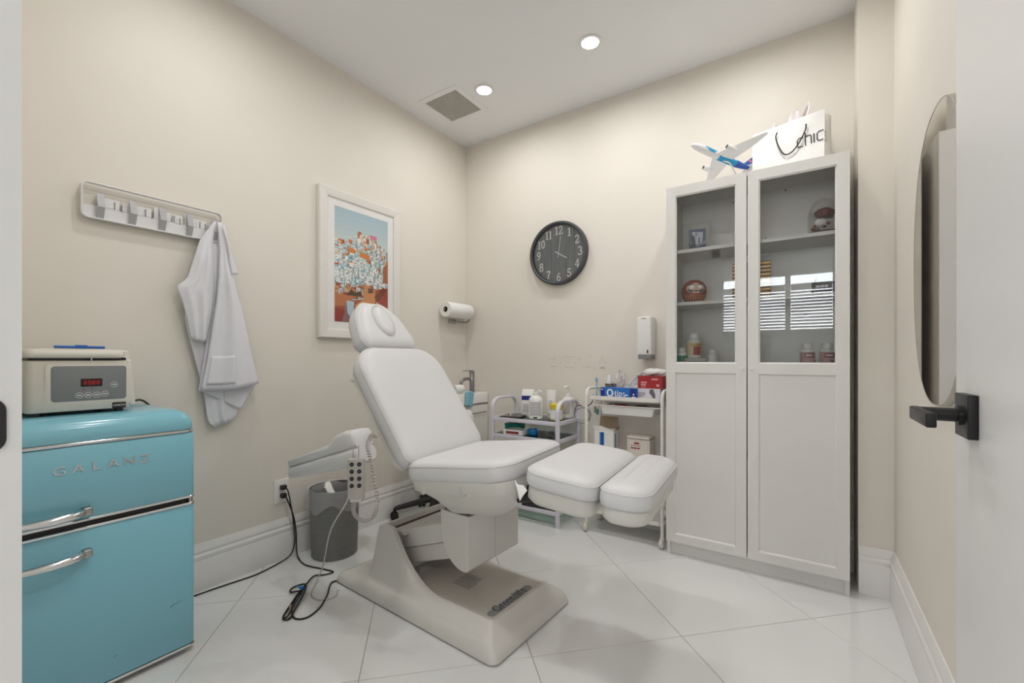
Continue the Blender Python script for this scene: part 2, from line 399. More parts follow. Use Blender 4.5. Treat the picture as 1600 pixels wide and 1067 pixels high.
M_wfr = mat('window_frame_paint', '#d8d5d0', .5)
wi = MB(); wi.box(WX0-.07, WX1+.07, HY0, HY0+.02, WZ1, WZ1+.09); wi.box(WX0-.07, WX1+.07, HY0, HY0+.03, WZ0-.05, WZ0)
for x in (WX0-.035, WX1+.035): wi.box(x-.035, x+.035, HY0, HY0+.02, WZ0-.05, WZ1+.09)
for x in (-.74, -.2): wi.box(x-.035, x+.035, HY0-.08, HY0+.01, WZ0, WZ1)
win = struct(wi.build('window_1', M_wfr, None, 0))
MB().box(WX0, WX1, HY0-.09, HY0-.085, WZ0, WZ1).build('pane', M_glass, win, 0)
M_slat = mat('blind_slat', '#d9dbe2', .5)
for xa, xb in ((WX0+.01, -.78), (-.70, -.24), (-.16, WX1-.01)):
    MB().box(xa, xb, HY0-.06, HY0-.02, 2.10, 2.165).build('blind_rail', M_wfr, win, 0)
    z = 2.085
    slat = None
    while z > WZ0+.03:
        M = Matrix.Translation(((xa+xb)/2, HY0-.04, z)) @ Matrix.Rotation(math.radians(32), 4, 'X')
        if slat is None:
            slat = MB().box(-(xb-xa)/2, (xb-xa)/2, -.022, .022, -.0012, .0012).build('slat', M_slat, win, 0); s2 = slat
        else: s2 = slat.copy(); COL.objects.link(s2)
        s2.matrix_local = M; z -= .046
# ------------------------------------------------------------------ ceiling lamps and vent
M_emit = mat('lamp_diffuser', '#ffffff', .5, var=0, emit='#fffaf4', estr=9)
def downlight(x, y, label, power, cat='ceiling light', group='recessed ceiling lights'):
    t = thing('downlight', label, cat, (x, y, ZC), 0, group)
    MB().lathe([(.050, 0), (.062, -.001), (.063, -.004), (.055, -.0065), (.048, -.006), (.047, -.001)], n=36, cap0=False, cap1=False).build('trim_ring', M_white, t, 30)
    MB().lathe([(.0485, -.001), (.0485, -.004), (.03, -.005), (.001, -.0052)], n=36).build('diffuser', M_emit, t, 30)
    L = bpy.data.lights.new('downlight_glow', 'AREA'); L.shape = 'DISK'; L.size = .12; L.energy = power; L.color = (1, .995, .985); L.spread = math.radians(174)
    lo = bpy.data.objects.new('downlight_glow', L); COL.objects.link(lo); lo.parent = t; lo.location = (0, 0, -.012)
    return t
downlight(-1.735, 2.265, 'recessed ceiling light beside the square air vent', LAMP_W)
downlight(-.985, 2.250, 'larger-looking recessed ceiling light toward the white display cabinet', LAMP_W)
downlight(-.22, 2.25, 'recessed ceiling light above the display cabinet, just out of view', LAMP_W)
downlight(-1.735, .85, 'recessed ceiling light above the retro fridge end of the room', LAMP_W)
downlight(-.985, .85, 'recessed ceiling light in the middle of the near row', LAMP_W)
downlight(-.22, .85, 'recessed ceiling light nearest the open door', LAMP_W)
downlight(-1.3, -1.9, 'added unseen fill lamp at the left of the hall ceiling', HALL_W)  # both hall lamps are added, unseen, to fill the room through the door
downlight(.5, -1.9, 'added unseen fill lamp at the right of the hall ceiling', HALL_W)
v = thing('air_vent', 'square perforated metal air vent in the white ceiling', 'vent', (-2.017, 2.286, ZC))
fr = MB()
for M in (Matrix.Identity(4), Matrix.Rotation(PI/2, 4, 'Z'), Matrix.Rotation(PI, 4, 'Z'), Matrix.Rotation(-PI/2, 4, 'Z')):
    fr.add([(-.17, -.17, -.004), (.17, -.17, -.004), (.137, -.137, -.009), (-.137, -.137, -.009), (-.17, -.17, 0), (.17, -.17, 0), (-.137, -.137, -.003), (.137, -.137, -.003)],
           [(0, 1, 2, 3), (0, 4, 5, 1), (3, 2, 7, 6)], None, M)
fr.build('frame', M_ceil, v, 20)
MB().box(-.138, .138, -.138, .138, -.0015, -.0005).build('backing', mat('vent_dark', '#34312c', .8), v, 0)
gr = MB()
for k in range(21):
    q = -.1315+k*.2630/20
    gr.box(q-.0027, q+.0027, -.137, .137, -.007, -.0015); gr.box(-.137, .137, q-.0027, q+.0027, -.007, -.0016)
stuff(gr.build('grille', mat('vent_grille', '#dad6ce', .6), v, 0))
# ------------------------------------------------------------------ treatment chair
CR, CO = math.radians(-3.3), Vector((-1.39, 1.5, 0))
chair = thing('treatment_chair', 'white reclining treatment chair with padded headrest on a cream moulded base', 'treatment chair', CO, CR)
MBASE = Matrix.Translation(CO) @ Matrix.Rotation(CR, 4, 'Z')
MUP = MBASE.inverted() @ Matrix.Translation((-1.2, 1.5, 0)) @ Matrix.Rotation(math.radians(4), 4, 'Z')
def sstep(a, b, x):
    t = max(0, min(1, (x-a)/(b-a))); return t*t*(3-2*t)
BX0, BX1, BY0, BY1 = -.49, .515, -.252, .285
def rsd(x, y, x0, x1, y0, y1, r):
    cx, cy = (x0+x1)/2, (y0+y1)/2; qx = abs(x-cx)-(x1-x0)/2+r; qy = abs(y-cy)-(y1-y0)/2+r
    return -(math.hypot(max(qx, 0), max(qy, 0))+min(max(qx, qy), 0)-r)      # inward distance
def bh(x, y):
    d = rsd(x, y, BX0, BX1, BY0, BY1, .035); ys = min(y-BY0, BY1-y)
    z = .012+.030*sstep(0, .010, d)+.020*sstep(.004, .03, d)+.043*sstep(.025, .105, d)      # skirt, crease, slope up to the rim
    z *= 1-.22*sstep(.43, .51, x)-.30*sstep(-.26, -.42, x)
    R = .0
    if x < -.21: R = sstep(-.29, -.21, x)
    elif x < -.12: R = 1
    else:
        t = min(1, (x+.12)/.27); R = (1-t)**1.9*(1-.0*t)
    top = .318
    wall = sstep(.042, .064, ys)
    z = max(z, z+(top-z)*R*wall)
    # deck recess and hollow inside the riser
    dk = rsd(x, y, -.14, .428, -.154, .194, .02)
    if dk > -.02: z = z+(.092-z)*sstep(-.012, .006, dk)
    iv = rsd(x, y, -.19, -.10, -.15, .183, .02)
    if iv > -.02: z = z+(.285-z)*sstep(-.014, .004, iv)*(1 if x < -.12 else 0) if z > .285 else z
    return z
nx, ny = 150, 84
bm_ = MB()
vs = []
for j in range(ny+1):
    for i in range(nx+1):
        sx_, sy_ = -1+2*i/nx, -1+2*j/ny
        x = (BX0+BX1)/2+sx_*(BX1-BX0)/2; y = (BY0+BY1)/2+sy_*(BY1-BY0)/2
        # round the plan corners
        r = .035; cx = max(BX0+r, min(BX1-r, x)); cy = max(BY0+r, min(BY1-r, y)); dx, dy = x-cx, y-cy; L = math.hypot(dx, dy)
        if L > 1e-9 and dx and dy:
            m = max(abs(dx), abs(dy)); f = m/L; x, y = cx+dx*f, cy+dy*f
        vs.append((x, y, bh(x, y)))
fs = [(j*(nx+1)+i, j*(nx+1)+i+1, (j+1)*(nx+1)+i+1, (j+1)*(nx+1)+i) for j in range(ny) for i in range(nx)]
edge = [i for i in range(nx+1)]+[j*(nx+1)+nx for j in range(1, ny+1)]+[ny*(nx+1)+i for i in range(nx-1, -1, -1)]+[j*(nx+1) for j in range(ny-1, 0, -1)]
k0 = len(vs); vs += [(vs[i][0], vs[i][1], .008) for i in edge]; n = len(edge)
fs += [(edge[(k+1) % n], edge[k], k0+k, k0+(k+1) % n) for k in range(n)]
fs.append(tuple(k0+k for k in range(n-1, -1, -1)))
bm_.add(vs, fs); base = bm_.build('base', M_base, chair, 50)
for x, y in ((-.44, -.2), (-.44, .23), (.46, -.2), (.46, .23)): MB().cyl((x, y, 0), (x, y, .012), .018).build('foot', M_dark, base, 30)
MB().rbox(-.06, .424, -.150, .190, .06, .0955, .003, .012).build('deck_panel', M_deck, chair, 30)
MB().pad(rr(.381, .417, -.142, .134, .0175, 8), [(0, .0952), (0, .097), (.001, .0975)]).build('badge', M_grey, chair, 30)
ribbons('Greenlife', .040, frame((.413, -.004, .0976), (0, 1, 0), (-1, 0, 0)), sx=1.12).build('lettering', M_ink, chair, 0)
bars(words(-.055, .05, -.05, .05, 9, .4, 3), frame((.158, .006, .0956), (0, 1, 0), (-1, 0, 0))).build('safety_print', M_gink, chair, 0)
MB().rbox(-.172, -.095, -.145, .175, .280, .295, .004, .01).build('riser_cover', M_lgrey, chair, 30)
MB().rbox(-.188, -.174, -.150, .18, .275, .2975, .003).build('slot', mat('brown_slot', '#4f3f38', .6), chair, 30)
# lifting link: two stacked plates
d = Vector((.38, 0, .135)).normalized(); nn = Vector((-d.z, 0, d.x))
ML = frame((-.21, 0, .215), d, (0, 1, 0), nn)
MB().rbox(0, .43, -.118, .145, -.033, .045, .004, M=ML).build('link_arm', M_base, chair, 30)
MB().rbox(.02, .43, -.105, .132, -.105, -.036, .004, M=ML).build('link_arm', M_base, chair, 30)
# pedestal head with a curved rear lower edge
prof = [(.30, .452), (.30, .243), (.292, .232), (.275, .228)]+[(.275-.128*math.sin(t)*1.0, .228+.15*(1-math.cos(t))) for t in [PI/2*k/10 for k in range(1, 11)]]+[(.142, .452)]
pm = MB().loft([[(x, y, z) for x, z in prof] for y in (-.148, .0155)]); pm.loft([[(x, y, z) for x, z in prof] for y in (.018, .180)])
pm.build('pedestal', M_base, chair, 35)
MB().box(.15, .285, -.13, .165, .44, .475).build('swivel_plate', M_dark, chair, 0)
def cush(name_, M, ol, thick, crown=.026, shell=.05, mshell=M_shell, shin=.012):
    c = MB().pad(ol, [(.010, -thick), (.001, -thick*.92), (-.002, -thick*.7), (-.003, -thick*.35), (0, 0), (.003, .008), (.012, .015), (.03, crown*.82), (.06, crown*.95), (.10, crown), (.15, crown*1.04)] if min(max(q[0] for q in ol)-min(q[0] for q in ol), 9) > .3 else [(.010, -thick), (.001, -thick*.92), (-.002, -thick*.7), (-.003, -thick*.35), (0, 0), (.003, .008), (.012, .015), (.025, crown*.82), (.04, crown*.95), (.06, crown), (.07, crown*1.02)])
    co = c.build(name_, M_vinyl, chair, 60, M=M)
    MB().tube([(x, y, .001) for x, y in inset(ol, .0005)], .0028, 6, True).build('piping', M_vinyl, co, 60, M=M)
    if shell:
        MB().pad(ol, [(shin+.03, -thick-shell), (shin+.012, -thick-shell+.004), (shin, -thick-shell+.018), (.007, -thick-.004), (.010, -thick), (.012, -thick+.002)]).build(name_.replace('cushion', 'shell') if 'cushion' in name_ else 'shell', mshell, chair, 50, M=M)
    return co
def upf(u, z, ang):
    a = math.radians(ang); return MUP @ frame((u, 0, z), (math.cos(a), 0, math.sin(a)), (0, 1, 0), (-math.sin(a), 0, math.cos(a)))
MS = upf(-.165, .640, 6.5)
cush('seat_cushion', MS, rr(0, .485, -.272, .272, (.10, .06, .06, .10), 8), .058, shell=0)
sh = MB()
def uring(u0, u1, h, z, r): return [(x, y, z) for x, y in rr(u0, u1, -h, h, r, 6)]
sh.loft([uring(.16, .36, .165, -.205, .05), uring(.135, .39, .19, -.196, .05), uring(.09, .455, .235, -.135, .06), uring(.055, .475, .252, -.11, .06), uring(.015, .48, .264, -.095, .06), uring(.006, .48, .268, -.06, .06), uring(.006, .48, .268, -.055, .06)])
so = sh.build('seat_shell', M_shell, chair, 50, M=MS)
for u in (.09, .285):
    MB().pad(rr(-.011, .011, -.02, .02, .0105, 6), [(0, -.002), (0, .002), (.003, .0045)], M=frame((u, -.2635, -.088), (1, 0, 0), (0, 0, 1), (0, -1, 0))).build('dimple', M_lgrey, so, 40, M=MS)
ML1 = upf(.378, .694, -5.8)
cush('leg_cushion', ML1, rr(0, .262, -.275, .275, (.05, .075, .075, .05), 8), .048, shell=.062, shin=.006)
MFT = upf(.648, .668, -2.5)
cush('foot_cushion', MFT, rr(0, .158, -.272, .272, (.075, .045, .045, .075), 8), .05, shell=.052, shin=.006)
MB().box(.30, .40, -.12, .12, .52, .60).build('hinge_bracket', M_dark, chair, 0, M=MUP); MB().box(.55, .72, -.10, .10, .575, .60).build('hinge_bracket', M_dark, chair, 0, M=MUP); MB().tube([(.3, -.15, .55), (.42, -.15, .58)], .012).build('strut', M_dark, chair, 30, M=MUP)
MB().rbox(.70, .76, .16, .21, .50, .60, .006).build('footrest_bracket', M_shell, chair, 30, M=MUP)
MBk = upf(-.135, .650, 180-54.3)
MBk = MUP @ frame((-.135, 0, .650), (-.583, 0, .812), (0, 1, 0), (.812, 0, .583))
def back_ol():
    o = rr(0, .585, -.272, .272, (.13, .05, .05, .13), 10)
    return o
cush('back_cushion', MBk, back_ol(), .055, .024, shell=.035, shin=.004)
kn = MB(); kn.cyl((.46, -.255, -.070), (.46, -.280, -.070), .008, n=12); kn.build('side_knob', M_shell, chair, 40, M=MBk)
MH = MUP @ frame((-.492, 0, 1.128), (-.56, 0, .83), (0, 1, 0), (.83, 0, .56))
hol = [(x, y*(1-.34*sstep(.05, .30, x))) for x, y in rr(0, .275, -.178, .178, (.115, .05, .05, .115), 10)]
hc = cush('headrest_cushion', MH, hol, .06, .026, shell=.03, shin=.02)
MB().pad([(.15+.088*math.cos(a), .055*math.sin(a)) for a in [2*PI*k/32 for k in range(32)]], [(-.006, .010), (-.005, .022), (0, .030), (.004, .034), (.015, .039), (.03, .0415), (.045, .042)]).build('face_pillow', M_vinyl, hc, 60, M=MH)
MB().tube([(.15+.094*math.cos(a), .061*math.sin(a), .0265) for a in [2*PI*k/32 for k in range(32)]], .0022, 6, True).build('piping', M_lgrey, hc, 60, M=MH)
hb = MB().box(-.05, .06, -.04, .04, -.10, -.06); hb.build('headrest_bar', M_steel, chair, 0, M=MH)
# armrests, swung down behind
def armrest(side):
    yc = -.375 if side < 0 else .335
    A = Vector((-.705, 0, .590)); B = Vector((-.262, 0, .722)); ax = (B-A).normalized(); nz = Vector((-ax.z, 0, ax.x)); L = (B-A).length
    Ma = MUP @ frame((A.x, yc, A.z), ax, (0, 1, 0), nz)
    def sec(t, w, z0, z1, r=.022): return [(t*L, y, z) for y, z in rr(-w, w, z0, z1, r, 5)]
    low = MB().loft([sec(.0, .034, -.028, .008, .012), sec(.012, .042, -.037, .012, .016), sec(.3, .050, -.045, .014), sec(.7, .056, -.052, .016), sec(.96, .058, -.052, .016), sec(1.0, .050, -.044, .012)])
    a = low.build('armrest', M_vinyl, chair, 50, M=Ma)
    def sec2(t, w, z1, r=.02): return [(t*L, y, z) for y, z in rr(-w, w, .012, z1, r if z1 > .05 else .008, 5)]
    MB().loft([sec2(.01, .034, .034), sec2(.03, .040, .040), sec2(.45, .048, .048), sec2(.66, .052, .055), sec2(.78, .056, .082), sec2(.9, .056, .088), sec2(.985, .052, .082), sec2(1.0, .046, .070)]).build('arm_cover', M_vinyl, a, 50, M=Ma)
    MB().cyl((-.34, yc, .665), (-.34, side*.275, .665), .008).build('arm_pivot', M_shell, a, 40, M=MUP)
armrest(-1); armrest(1)
# white towel corner hanging between seat and leg rest
def tw(u, t): return (.345+.035*u+.02*t, -.255-.02*math.sin(PI*u)-.012*t, .655-.012*u-t*(.012+.04*(1-abs(2*u-1))))
tag(MB().grid(tw, 10, 6).build('towel', M_paper, None, 60, solid=.002, M=MBASE @ MUP), 'corner of white towel tucked between the seat and leg cushions', 'towel')
# hand control on its coiled cable
MWU = MBASE @ MUP
hc_ = thing('hand_control', 'grey hand control with eight black buttons hanging from the armrest', 'remote control', MWU @ Vector((-.372, -.452, .55)), math.radians(22))
MC = Matrix.Identity(4)
hcb = MB().rbox(-.030, .030, -.011, .011, .0, .150, .004, .006); hcb.build('body', mat('control_grey', '#b9b5b0', .5), hc_, 40)
for r in range(4):
    for c_ in (-.0135, .0135):
        b_ = MB().lathe([(.0078, 0), (.0078, .002), (.006, .0028)], n=16, M=frame((c_, -.011, .130-r*.0265), (1, 0, 0), (0, 0, 1), (0, -1, 0))).build('button', M_ink, hc_, 40)
        bars([(-.004, .004, -.0008, .0008)], frame((c_, -.0139, .130-r*.0265), (1, 0, 0), (0, 0, 1), (0, -1, 0))).build('symbol', M_gink, b_, 0)
MB().rbox(-.022, .022, -.010, .010, -.012, .002, .003, .006).build('cable_boot', M_lgrey, hc_, 40)
MB().tube([(-.012, 0, .145), (-.013, .006, .18), (-.008, .02, .195)], .0015, 6).tube([(.008, 0, .145), (.008, .006, .18), (.003, .02, .195)], .0015, 6).build('hanger', M_steel, hc_, 40)
hc_.location = MWU @ Vector((-.222, -.455, .556)); hc_.rotation_euler = (0, 0, math.radians(40))
# coiled cable in world space
hinv = (Matrix.Translation(hc_.location) @ Matrix.Rotation(math.radians(40), 4, 'Z')).inverted()
cp = smooth_path([MWU @ Vector(p) for p in ((-.215, -.36, .770), (-.205, -.395, .785), (-.188, -.43, .750), (-.171, -.43, .695), (-.154, -.43, .628), (-.138, -.43, .560), (-.156, -.43, .497), (-.205, -.435, .470), (-.246, -.44, .485), (-.250, -.445, .517), (-.232, -.452, .546))], 60)
hx = []
for i, p in enumerate(cp):
    t = (cp[min(i+1, len(cp)-1)]-cp[max(i-1, 0)]).normalized(); a = t.cross(Vector((.6, .8, 0))).normalized(); b = t.cross(a)
    rad = .0066*min(1, i/20, (len(cp)-1-i)/20); an = i*.60
    hx.append(p+a*rad*math.cos(an)+b*rad*math.sin(an))
MB().tube(hx, .0022, 6).build('coiled_cable', mat('coil_grey', '#bdb3b0', .5), hc_, 60, M=hinv)
gc = smooth_path([MWU @ Vector((-.258, -.462, .556)), MWU @ Vector((-.275, -.462, .525)), (-1.64, 1.09, .36), (-1.86, 1.20, .12), (-1.96, 1.24, .02), (-1.92, 1.19, .004), (-1.86, 1.14, .004), (-1.79, 1.14, .004), (-1.76, 1.19, .004), (-1.80, 1.235, .004)], 8)
MB().tube(gc, .0028, 8).build('straight_cable', M_lgrey, hc_, 60, M=hinv)

# ------------------------------------------------------------------ retro fridge
M_teal = mat('turquoise_enamel', '#84c3d4', .22, var=.02, scale=3, coat=.3)
fg = thing('mini_fridge', 'turquoise retro mini fridge with chrome handles against the left wall', 'fridge', (-2.095, .447, 0))
MB().rbox(-.205, .15, -.243, .243, .014, .83, .006, .02).build('body', M_teal, fg, 40)
MB().pad(rr(-.205, .21, -.248, .248, .035, 8), [(.002, .818), (0, .822), (0, .84), (.004, .857), (.013, .873), (.028, .885), (.048, .892), (.075, .895), (.11, .896)]).build('top_cap', M_teal, fg, 60)
MB().pad(rr(-.2, .2135, -.249, .249, .035, 8), [(0, .807), (-.002, .809), (-.002, .815), (0, .817)]).build('trim_band', M_chrome, fg, 30)
def fdoor(z0, z1, nm):
    d = MB().pad(rr(.152, .214, -.247, .247, .018, 6), [(.003, z0), (0, z0+.004), (0, z1-.004), (.003, z1)]).build(nm, M_teal, fg, 40); return d
d1 = fdoor(.574, .805, 'freezer_door'); d2 = fdoor(.028, .540, 'fridge_door')
for z, dd in ((.566, d1), (.541, d2), (.018, d2)):
    MB().pad(rr(.15, .2165, -.2485, .2485, .02, 6), [(.001, z), (-.0006, z+.002), (-.0006, z+.007), (.001, z+.009)]).build('chrome_strip', M_chrome, dd, 30)
MB().box(.14, .195, -.24, .24, .545, .57).build('seal', M_dark, fg, 0)
MB().cyl((.2, .235, .55), (.2, .235, .568), .008).build('hinge_pin', M_steel, fg, 30)
def handle(zc, parent):
    pts = [(.2145+.030*sstep(0, .12, t)+.006*math.sin(PI*t), -.052-.20*t, zc-.004*math.sin(PI*t)) for t in [k/14 for k in range(15)]]
    h = MB(); h.tube(pts, [.0105+.0025*math.sin(PI*min(1, k/9)) for k in range(15)], 12); ho = h.build('handle', M_chrome, parent, 60)
    MB().rbox(.210, .240, -.062, -.040, zc-.012, zc+.013, .003).build('handle_mount', M_steel, ho, 40)
    MB().rbox(.210, .246, -.244, -.222, zc-.012, zc+.013, .003).build('handle_mount', M_steel, ho, 40)
handle(.600, d1); handle(.468, d2)
for k, ch in enumerate('GALANZ'):
    btext(ch, .037, frame((.2142, -.110+k*.0415, .735), (0, 1, 0), (0, 0, 1)), ext=.0025, sx=1.22).build('letter', M_chrome, d1, 0)
bars([(-.012, .01, 0, .0016), (.01, .02, .001, .0022), (-.014, -.012, -.006, .001)], frame((.2142, .185, .195), (0, 1, .15), (0, -.15, 1)), .0002).build('scratch', mat('scratch', '#27485a', .7), d2, 0)
bars([(-.006, .006, 0, .0012)], frame((.2142, .02, .10), (0, 1, .3), (0, -.3, 1)), .0002).build('scratch', MATS['scratch'], d2, 0)
for x, y in ((-.17, -.2), (-.17, .2), (.10, -.18), (.10, .18)): MB().lathe([(.015, 0), (.015, .008), (.010, .010), (.010, .018)], (x, y, 0)).build('foot', M_dark, fg, 30)
# ------------------------------------------------------------------ centrifuge
M_ivory = mat('ivory_plastic', '#dcd8cd', .42, var=.015)
cf = thing('centrifuge', 'ivory bench centrifuge with grey control panel and red display, on the fridge', 'centrifuge', (-2.125, .415, .896))
MB().pad(rr(-.155, .15, -.135, .118, .02, 5), [(.003, .012), (0, .016), (.003, .174), (.006, .176)]).build('body', M_ivory, cf, 40)
MB().pad(rr(-.16, .085, -.137, .152, .02, 5), [(.003, .012), (0, .016), (.008, .175), (.012, .180), (.014, .206), (.022, .213), (.04, .215)]).build('rear_housing', M_ivory, cf, 40)
MB().rbox(-.15, .141, -.128, .110, .174, .186, .002, .015).build('gap', M_dark, cf, 30)
lid = MB().pad(rr(-.10, .156, -.137, .102, .022, 6), [(.006, .184), (0, .188), (-.001, .197), (.004, .207), (.014, .213), (.04, .215)]).build('lid', M_ivory, cf, 50)
MB().rbox(.150, .157, .012, .015, .176, .188, .001).build('latch', M_lgrey, lid, 0)
cfm = frame((.1492, .012, .098), (0, 1, 0), (.018, 0, 1))
MB().pad(rr(-.105, .108, -.072, .068, .012, 5), [(0, -.002), (0, .001), (.001, .0015)], M=cfm).build('bezel', M_ivory, cf, 30)
pn = MB().pad(rr(-.092, .092, -.054, .060, .009, 5), [(0, 0), (0, .0026), (.0008, .003)], M=cfm).build('panel', mat('panel_grey', '#7e8384', .5), cf, 30)
dp = MB().box(-.024, .029, -.008, .018, .002, .0036, M=cfm).build('display', mat('display_glass', '#2a0d0f', .2), pn, 0)
btext('8888', .020, cfm @ Matrix.Translation((.0025, .0045, .0038)), .0001, 1.0, 1.05).build('digits', mat('red_digits', '#7a1416', .5, var=0, emit='#b01818', estr=.35), dp, 0)
for x, y in ((-.027, -.036), (-.006, -.036), (.015, -.036), (.036, -.034), (.060, -.004)):
    b_ = MB().tube([(x+.0088*math.cos(a), y+.0088*math.sin(a), .0032) for a in [2*PI*k/24 for k in range(24)]], .0006, 5, True, M=cfm).build('button', M_wink, pn, 40)
    bars([(x-.005, x+.005, y-.0015, y+.0015)], cfm, .0034).build('symbol', M_wink, b_, 0)
for x in (-.016, .004): MB().lathe([(.0018, 0), (.0012, .0012)], (x, -.016, .003), 10, M=cfm).build('indicator', M_dark, pn, 30)
np_ = MB().rbox(.055, .091, -.086, -.066, 0, .0042, .0006, .002, M=cfm).build('nameplate', M_dark, cf, 30)
btext('UNICO', .0088, cfm @ Matrix.Translation((.073, -.076, .0044)), .0001, 1.1).build('lettering', M_wink, np_, 0)
for x, y in ((-.12, -.11), (-.12, .09), (.125, -.11), (.125, .09)): MB().cyl((x, y, 0), (x, y, .014), .012).build('foot', M_dark, cf, 30)
pe = MB().tube([(-1.99, .345, 1.1165), (-2.0, .40, 1.1165), (-2.01, .47, 1.1165)], .0045, 10); pe.rbox(-2.008, -1.995, .395, .425, 1.112, 1.1235, .002)
tag(pe.build('pen', mat('blue_plastic', '#1c63b5', .35), None, 50), 'thin blue plastic pen lying on the centrifuge lid', 'pen')
tag(MB().tube(smooth_path([(-2.28, .54, .90), (-2.27, .60, .902), (-2.29, .66, .90), (-2.318, .715, .80), (-2.318, .73, .5), (-2.308, .74, .08), (-2.305, .75, .006)], 6), .004, 8).build('power_cord', M_dark, None, 60), 'black power cord trailing from behind the centrifuge down the fridge side', 'cord')

# ------------------------------------------------------------------ coat rack
M_rack = mat('rack_white', '#e6e5e6', .35, var=.01)
M_hook = mat('hook_grey', '#b3b3b6', .4, var=.02)
ck = thing('coat_rack', 'white metal wall rack with slotted strip and five folded hooks', 'coat rack', (-2.34, .718, 1.63))
fp = [(.022, y, z) for y, z in rr(-.243, .243, 0, .137, .02, 5)]
MB().tube(fp, .004, sq=(.020, .005, (1, 0, 0)), closed=True).build('frame', M_rack, ck, 40)
MB().box(.006, .012, -.238, .238, .006, .092).build('backing', mat('rack_back', '#d9d5c9', .6), ck, 0)
def plate_row():
    m = MB(); rnd = random.Random(2); y = -.215
    xs = [-.225]
    slots = [(-.125, .055, .085), (-.088, .045, .08), (-.02, .03, .062), (.012, .075, .088), (.015+.03, .05, .085), (.09, .03, .06), (.122, .05, .088), (.185, .02, .05), (.205, .03, .06)]
    m.box(.018, .0215, -.238, .238, .004, .050)
    segs = [(-.185, -.13, .088), (-.12, -.09, .082), (-.083, -.025, .086), (-.016, .008, .098), (.018, .043, .088), (.05, .086, .084), (.096, .118, .098), (.128, .18, .084), (.19, .238, .08)]
    for a, b, t in segs: m.box(.018, .0215, a, b, .049, t)
    return m, slots
pm_, slots = plate_row(); pm_.build('slotted_strip', M_rack, ck, 0)
dd = MB(); rnd = random.Random(5)
for y0 in (-.112, -.105, -.075, -.05, -.044, .020, .026, .058, .065, .1, .106, .14, .152):
    for k in range(rnd.randint(3, 5)):
        z = .05+k*.0085
        if z < .080: dd.add([(.0217, y0-.0014, z-.0015), (.0217, y0+.0014, z-.0015), (.0217, y0+.0014, z+.0015), (.0217, y0-.0014, z+.0015)], [(0, 1, 2, 3)])
stuff(dd.build('perforations', M_gink, ck, 0))
for k in range(4):
    y0 = -.185+k*.100
    for yy, zz in ((y0+.040, .052), (y0+.062, .046)): MB().box(.0205, .0225, yy-.0022, yy+.0022, zz, zz+.028).build('slot', M_grey, ck, 0)
for k in range(5):
    y0 = -.190+k*.1005
    prof_ = [(.024, -.002), (.046, .045), (.030, .100), (.026, .100), (.0405, .045), (.022, .002)]
    MB().loft([[(x, y, z) for x, z in prof_] for y in (y0-.0108, y0+.0108)]).build('hook', M_hook, ck, 20)
# ------------------------------------------------------------------ lab coat
M_cloth = mat('white_cotton', '#e4e4ea', .85, var=.015, scale=14, bump=.15, bscale=300)
lc = thing('lab_coat', 'white lab coat hanging crumpled from the last hook of the wall rack', 'coat', (-2.34, .94, .74))
def plin(P, t):
    d = [0]
    for a, b in zip(P, P[1:]): d.append(d[-1]+math.dist(a, b))
    s = t*d[-1]
    for i in range(len(P)-1):
        if s <= d[i+1] or i == len(P)-2:
            f = (s-d[i])/max(1e-9, d[i+1]-d[i]); return (P[i][0]+(P[i+1][0]-P[i][0])*f, P[i][1]+(P[i+1][1]-P[i][1])*f)
def sheet(nm, L, R, base, bulge, folds, parent, nu=26, nv=34, sag=None):
    L2 = [(y, z) for y, z in L]; R2 = [(y, z) for y, z in R]
    def fn(u, t):
        a = plin(L2, t); b = plin(R2, t)
        y = a[0]+(b[0]-a[0])*u; z = a[1]+(b[1]-a[1])*u
        if sag: z -= sag(u)*sstep(.6, 1, t)
        x = base+bulge*math.sin(PI*u)**.7*min(1, t*3)
        for k, ph, am in folds: x += am*min(1, t*2.2)*math.sin(k*PI*u+ph+1.2*t)
        return (x, y-.94, z-.74)
    o = MB().grid(fn, nu, nv).build(nm, M_cloth, parent, 80, solid=.003); return o, fn
LA = [(.929, 1.721), (.889, 1.636), (.854, 1.53), (.821, 1.398), (.812, 1.262), (.829, 1.167), (.854, 1.06), (.889, .901), (.902, .78), (.933, .751)]
RA = [(.947, 1.72), (.975, 1.604), (.989, 1.545), (1.027, 1.447), (1.042, 1.375), (1.039, 1.259), (1.047, 1.09), (1.045, .9), (1.039, .816), (1.027, .791)]
sheet('coat_back', LA, RA, .020, .020, [(5, 0, .005), (9, 1, .003)], lc)
LB = [(.922, 1.719), (.863, 1.62), (.837, 1.527), (.812, 1.435), (.772, 1.396), (.796, 1.328), (.812, 1.262), (.829, 1.167)]
RB = [(.933, 1.722), (.92, 1.633), (.92, 1.542), (.924, 1.452), (.929, 1.372), (.92, 1.291), (.906, 1.22), (.893, 1.157)]
slv, _ = sheet('sleeve', LB, RB, .040, .032, [(3, .5, .006), (6, 2, .004)], lc, sag=lambda u: .006*math.sin(PI*u))
LC = [(.933, 1.717), (.938, 1.596), (.931, 1.464), (.92, 1.341), (.902, 1.209), (.884, 1.07), (.858, .932)]
RC = [(.95, 1.721), (.97, 1.603), (.989, 1.473), (1.032, 1.332), (1.067, 1.175), (1.093, 1.058), (1.118, .954)]
cfo, cfn = sheet('coat_front', LC, RC, .055, .036, [(4, .4, .006), (2.3, 1.2, .010)], lc, sag=lambda u: .010*math.sin(PI*u))
LD = [(.905, 1.25), (.88, 1.08), (.858, .932)]; RD = [(1.03, 1.25), (1.08, 1.08), (1.118, .954)]
sheet('coat_lining', LD, RD, .042, .004, [(3, 0, .004)], lc, sag=lambda u: .118*(u/.68 if u < .68 else (1-u)/.32)**1.15)
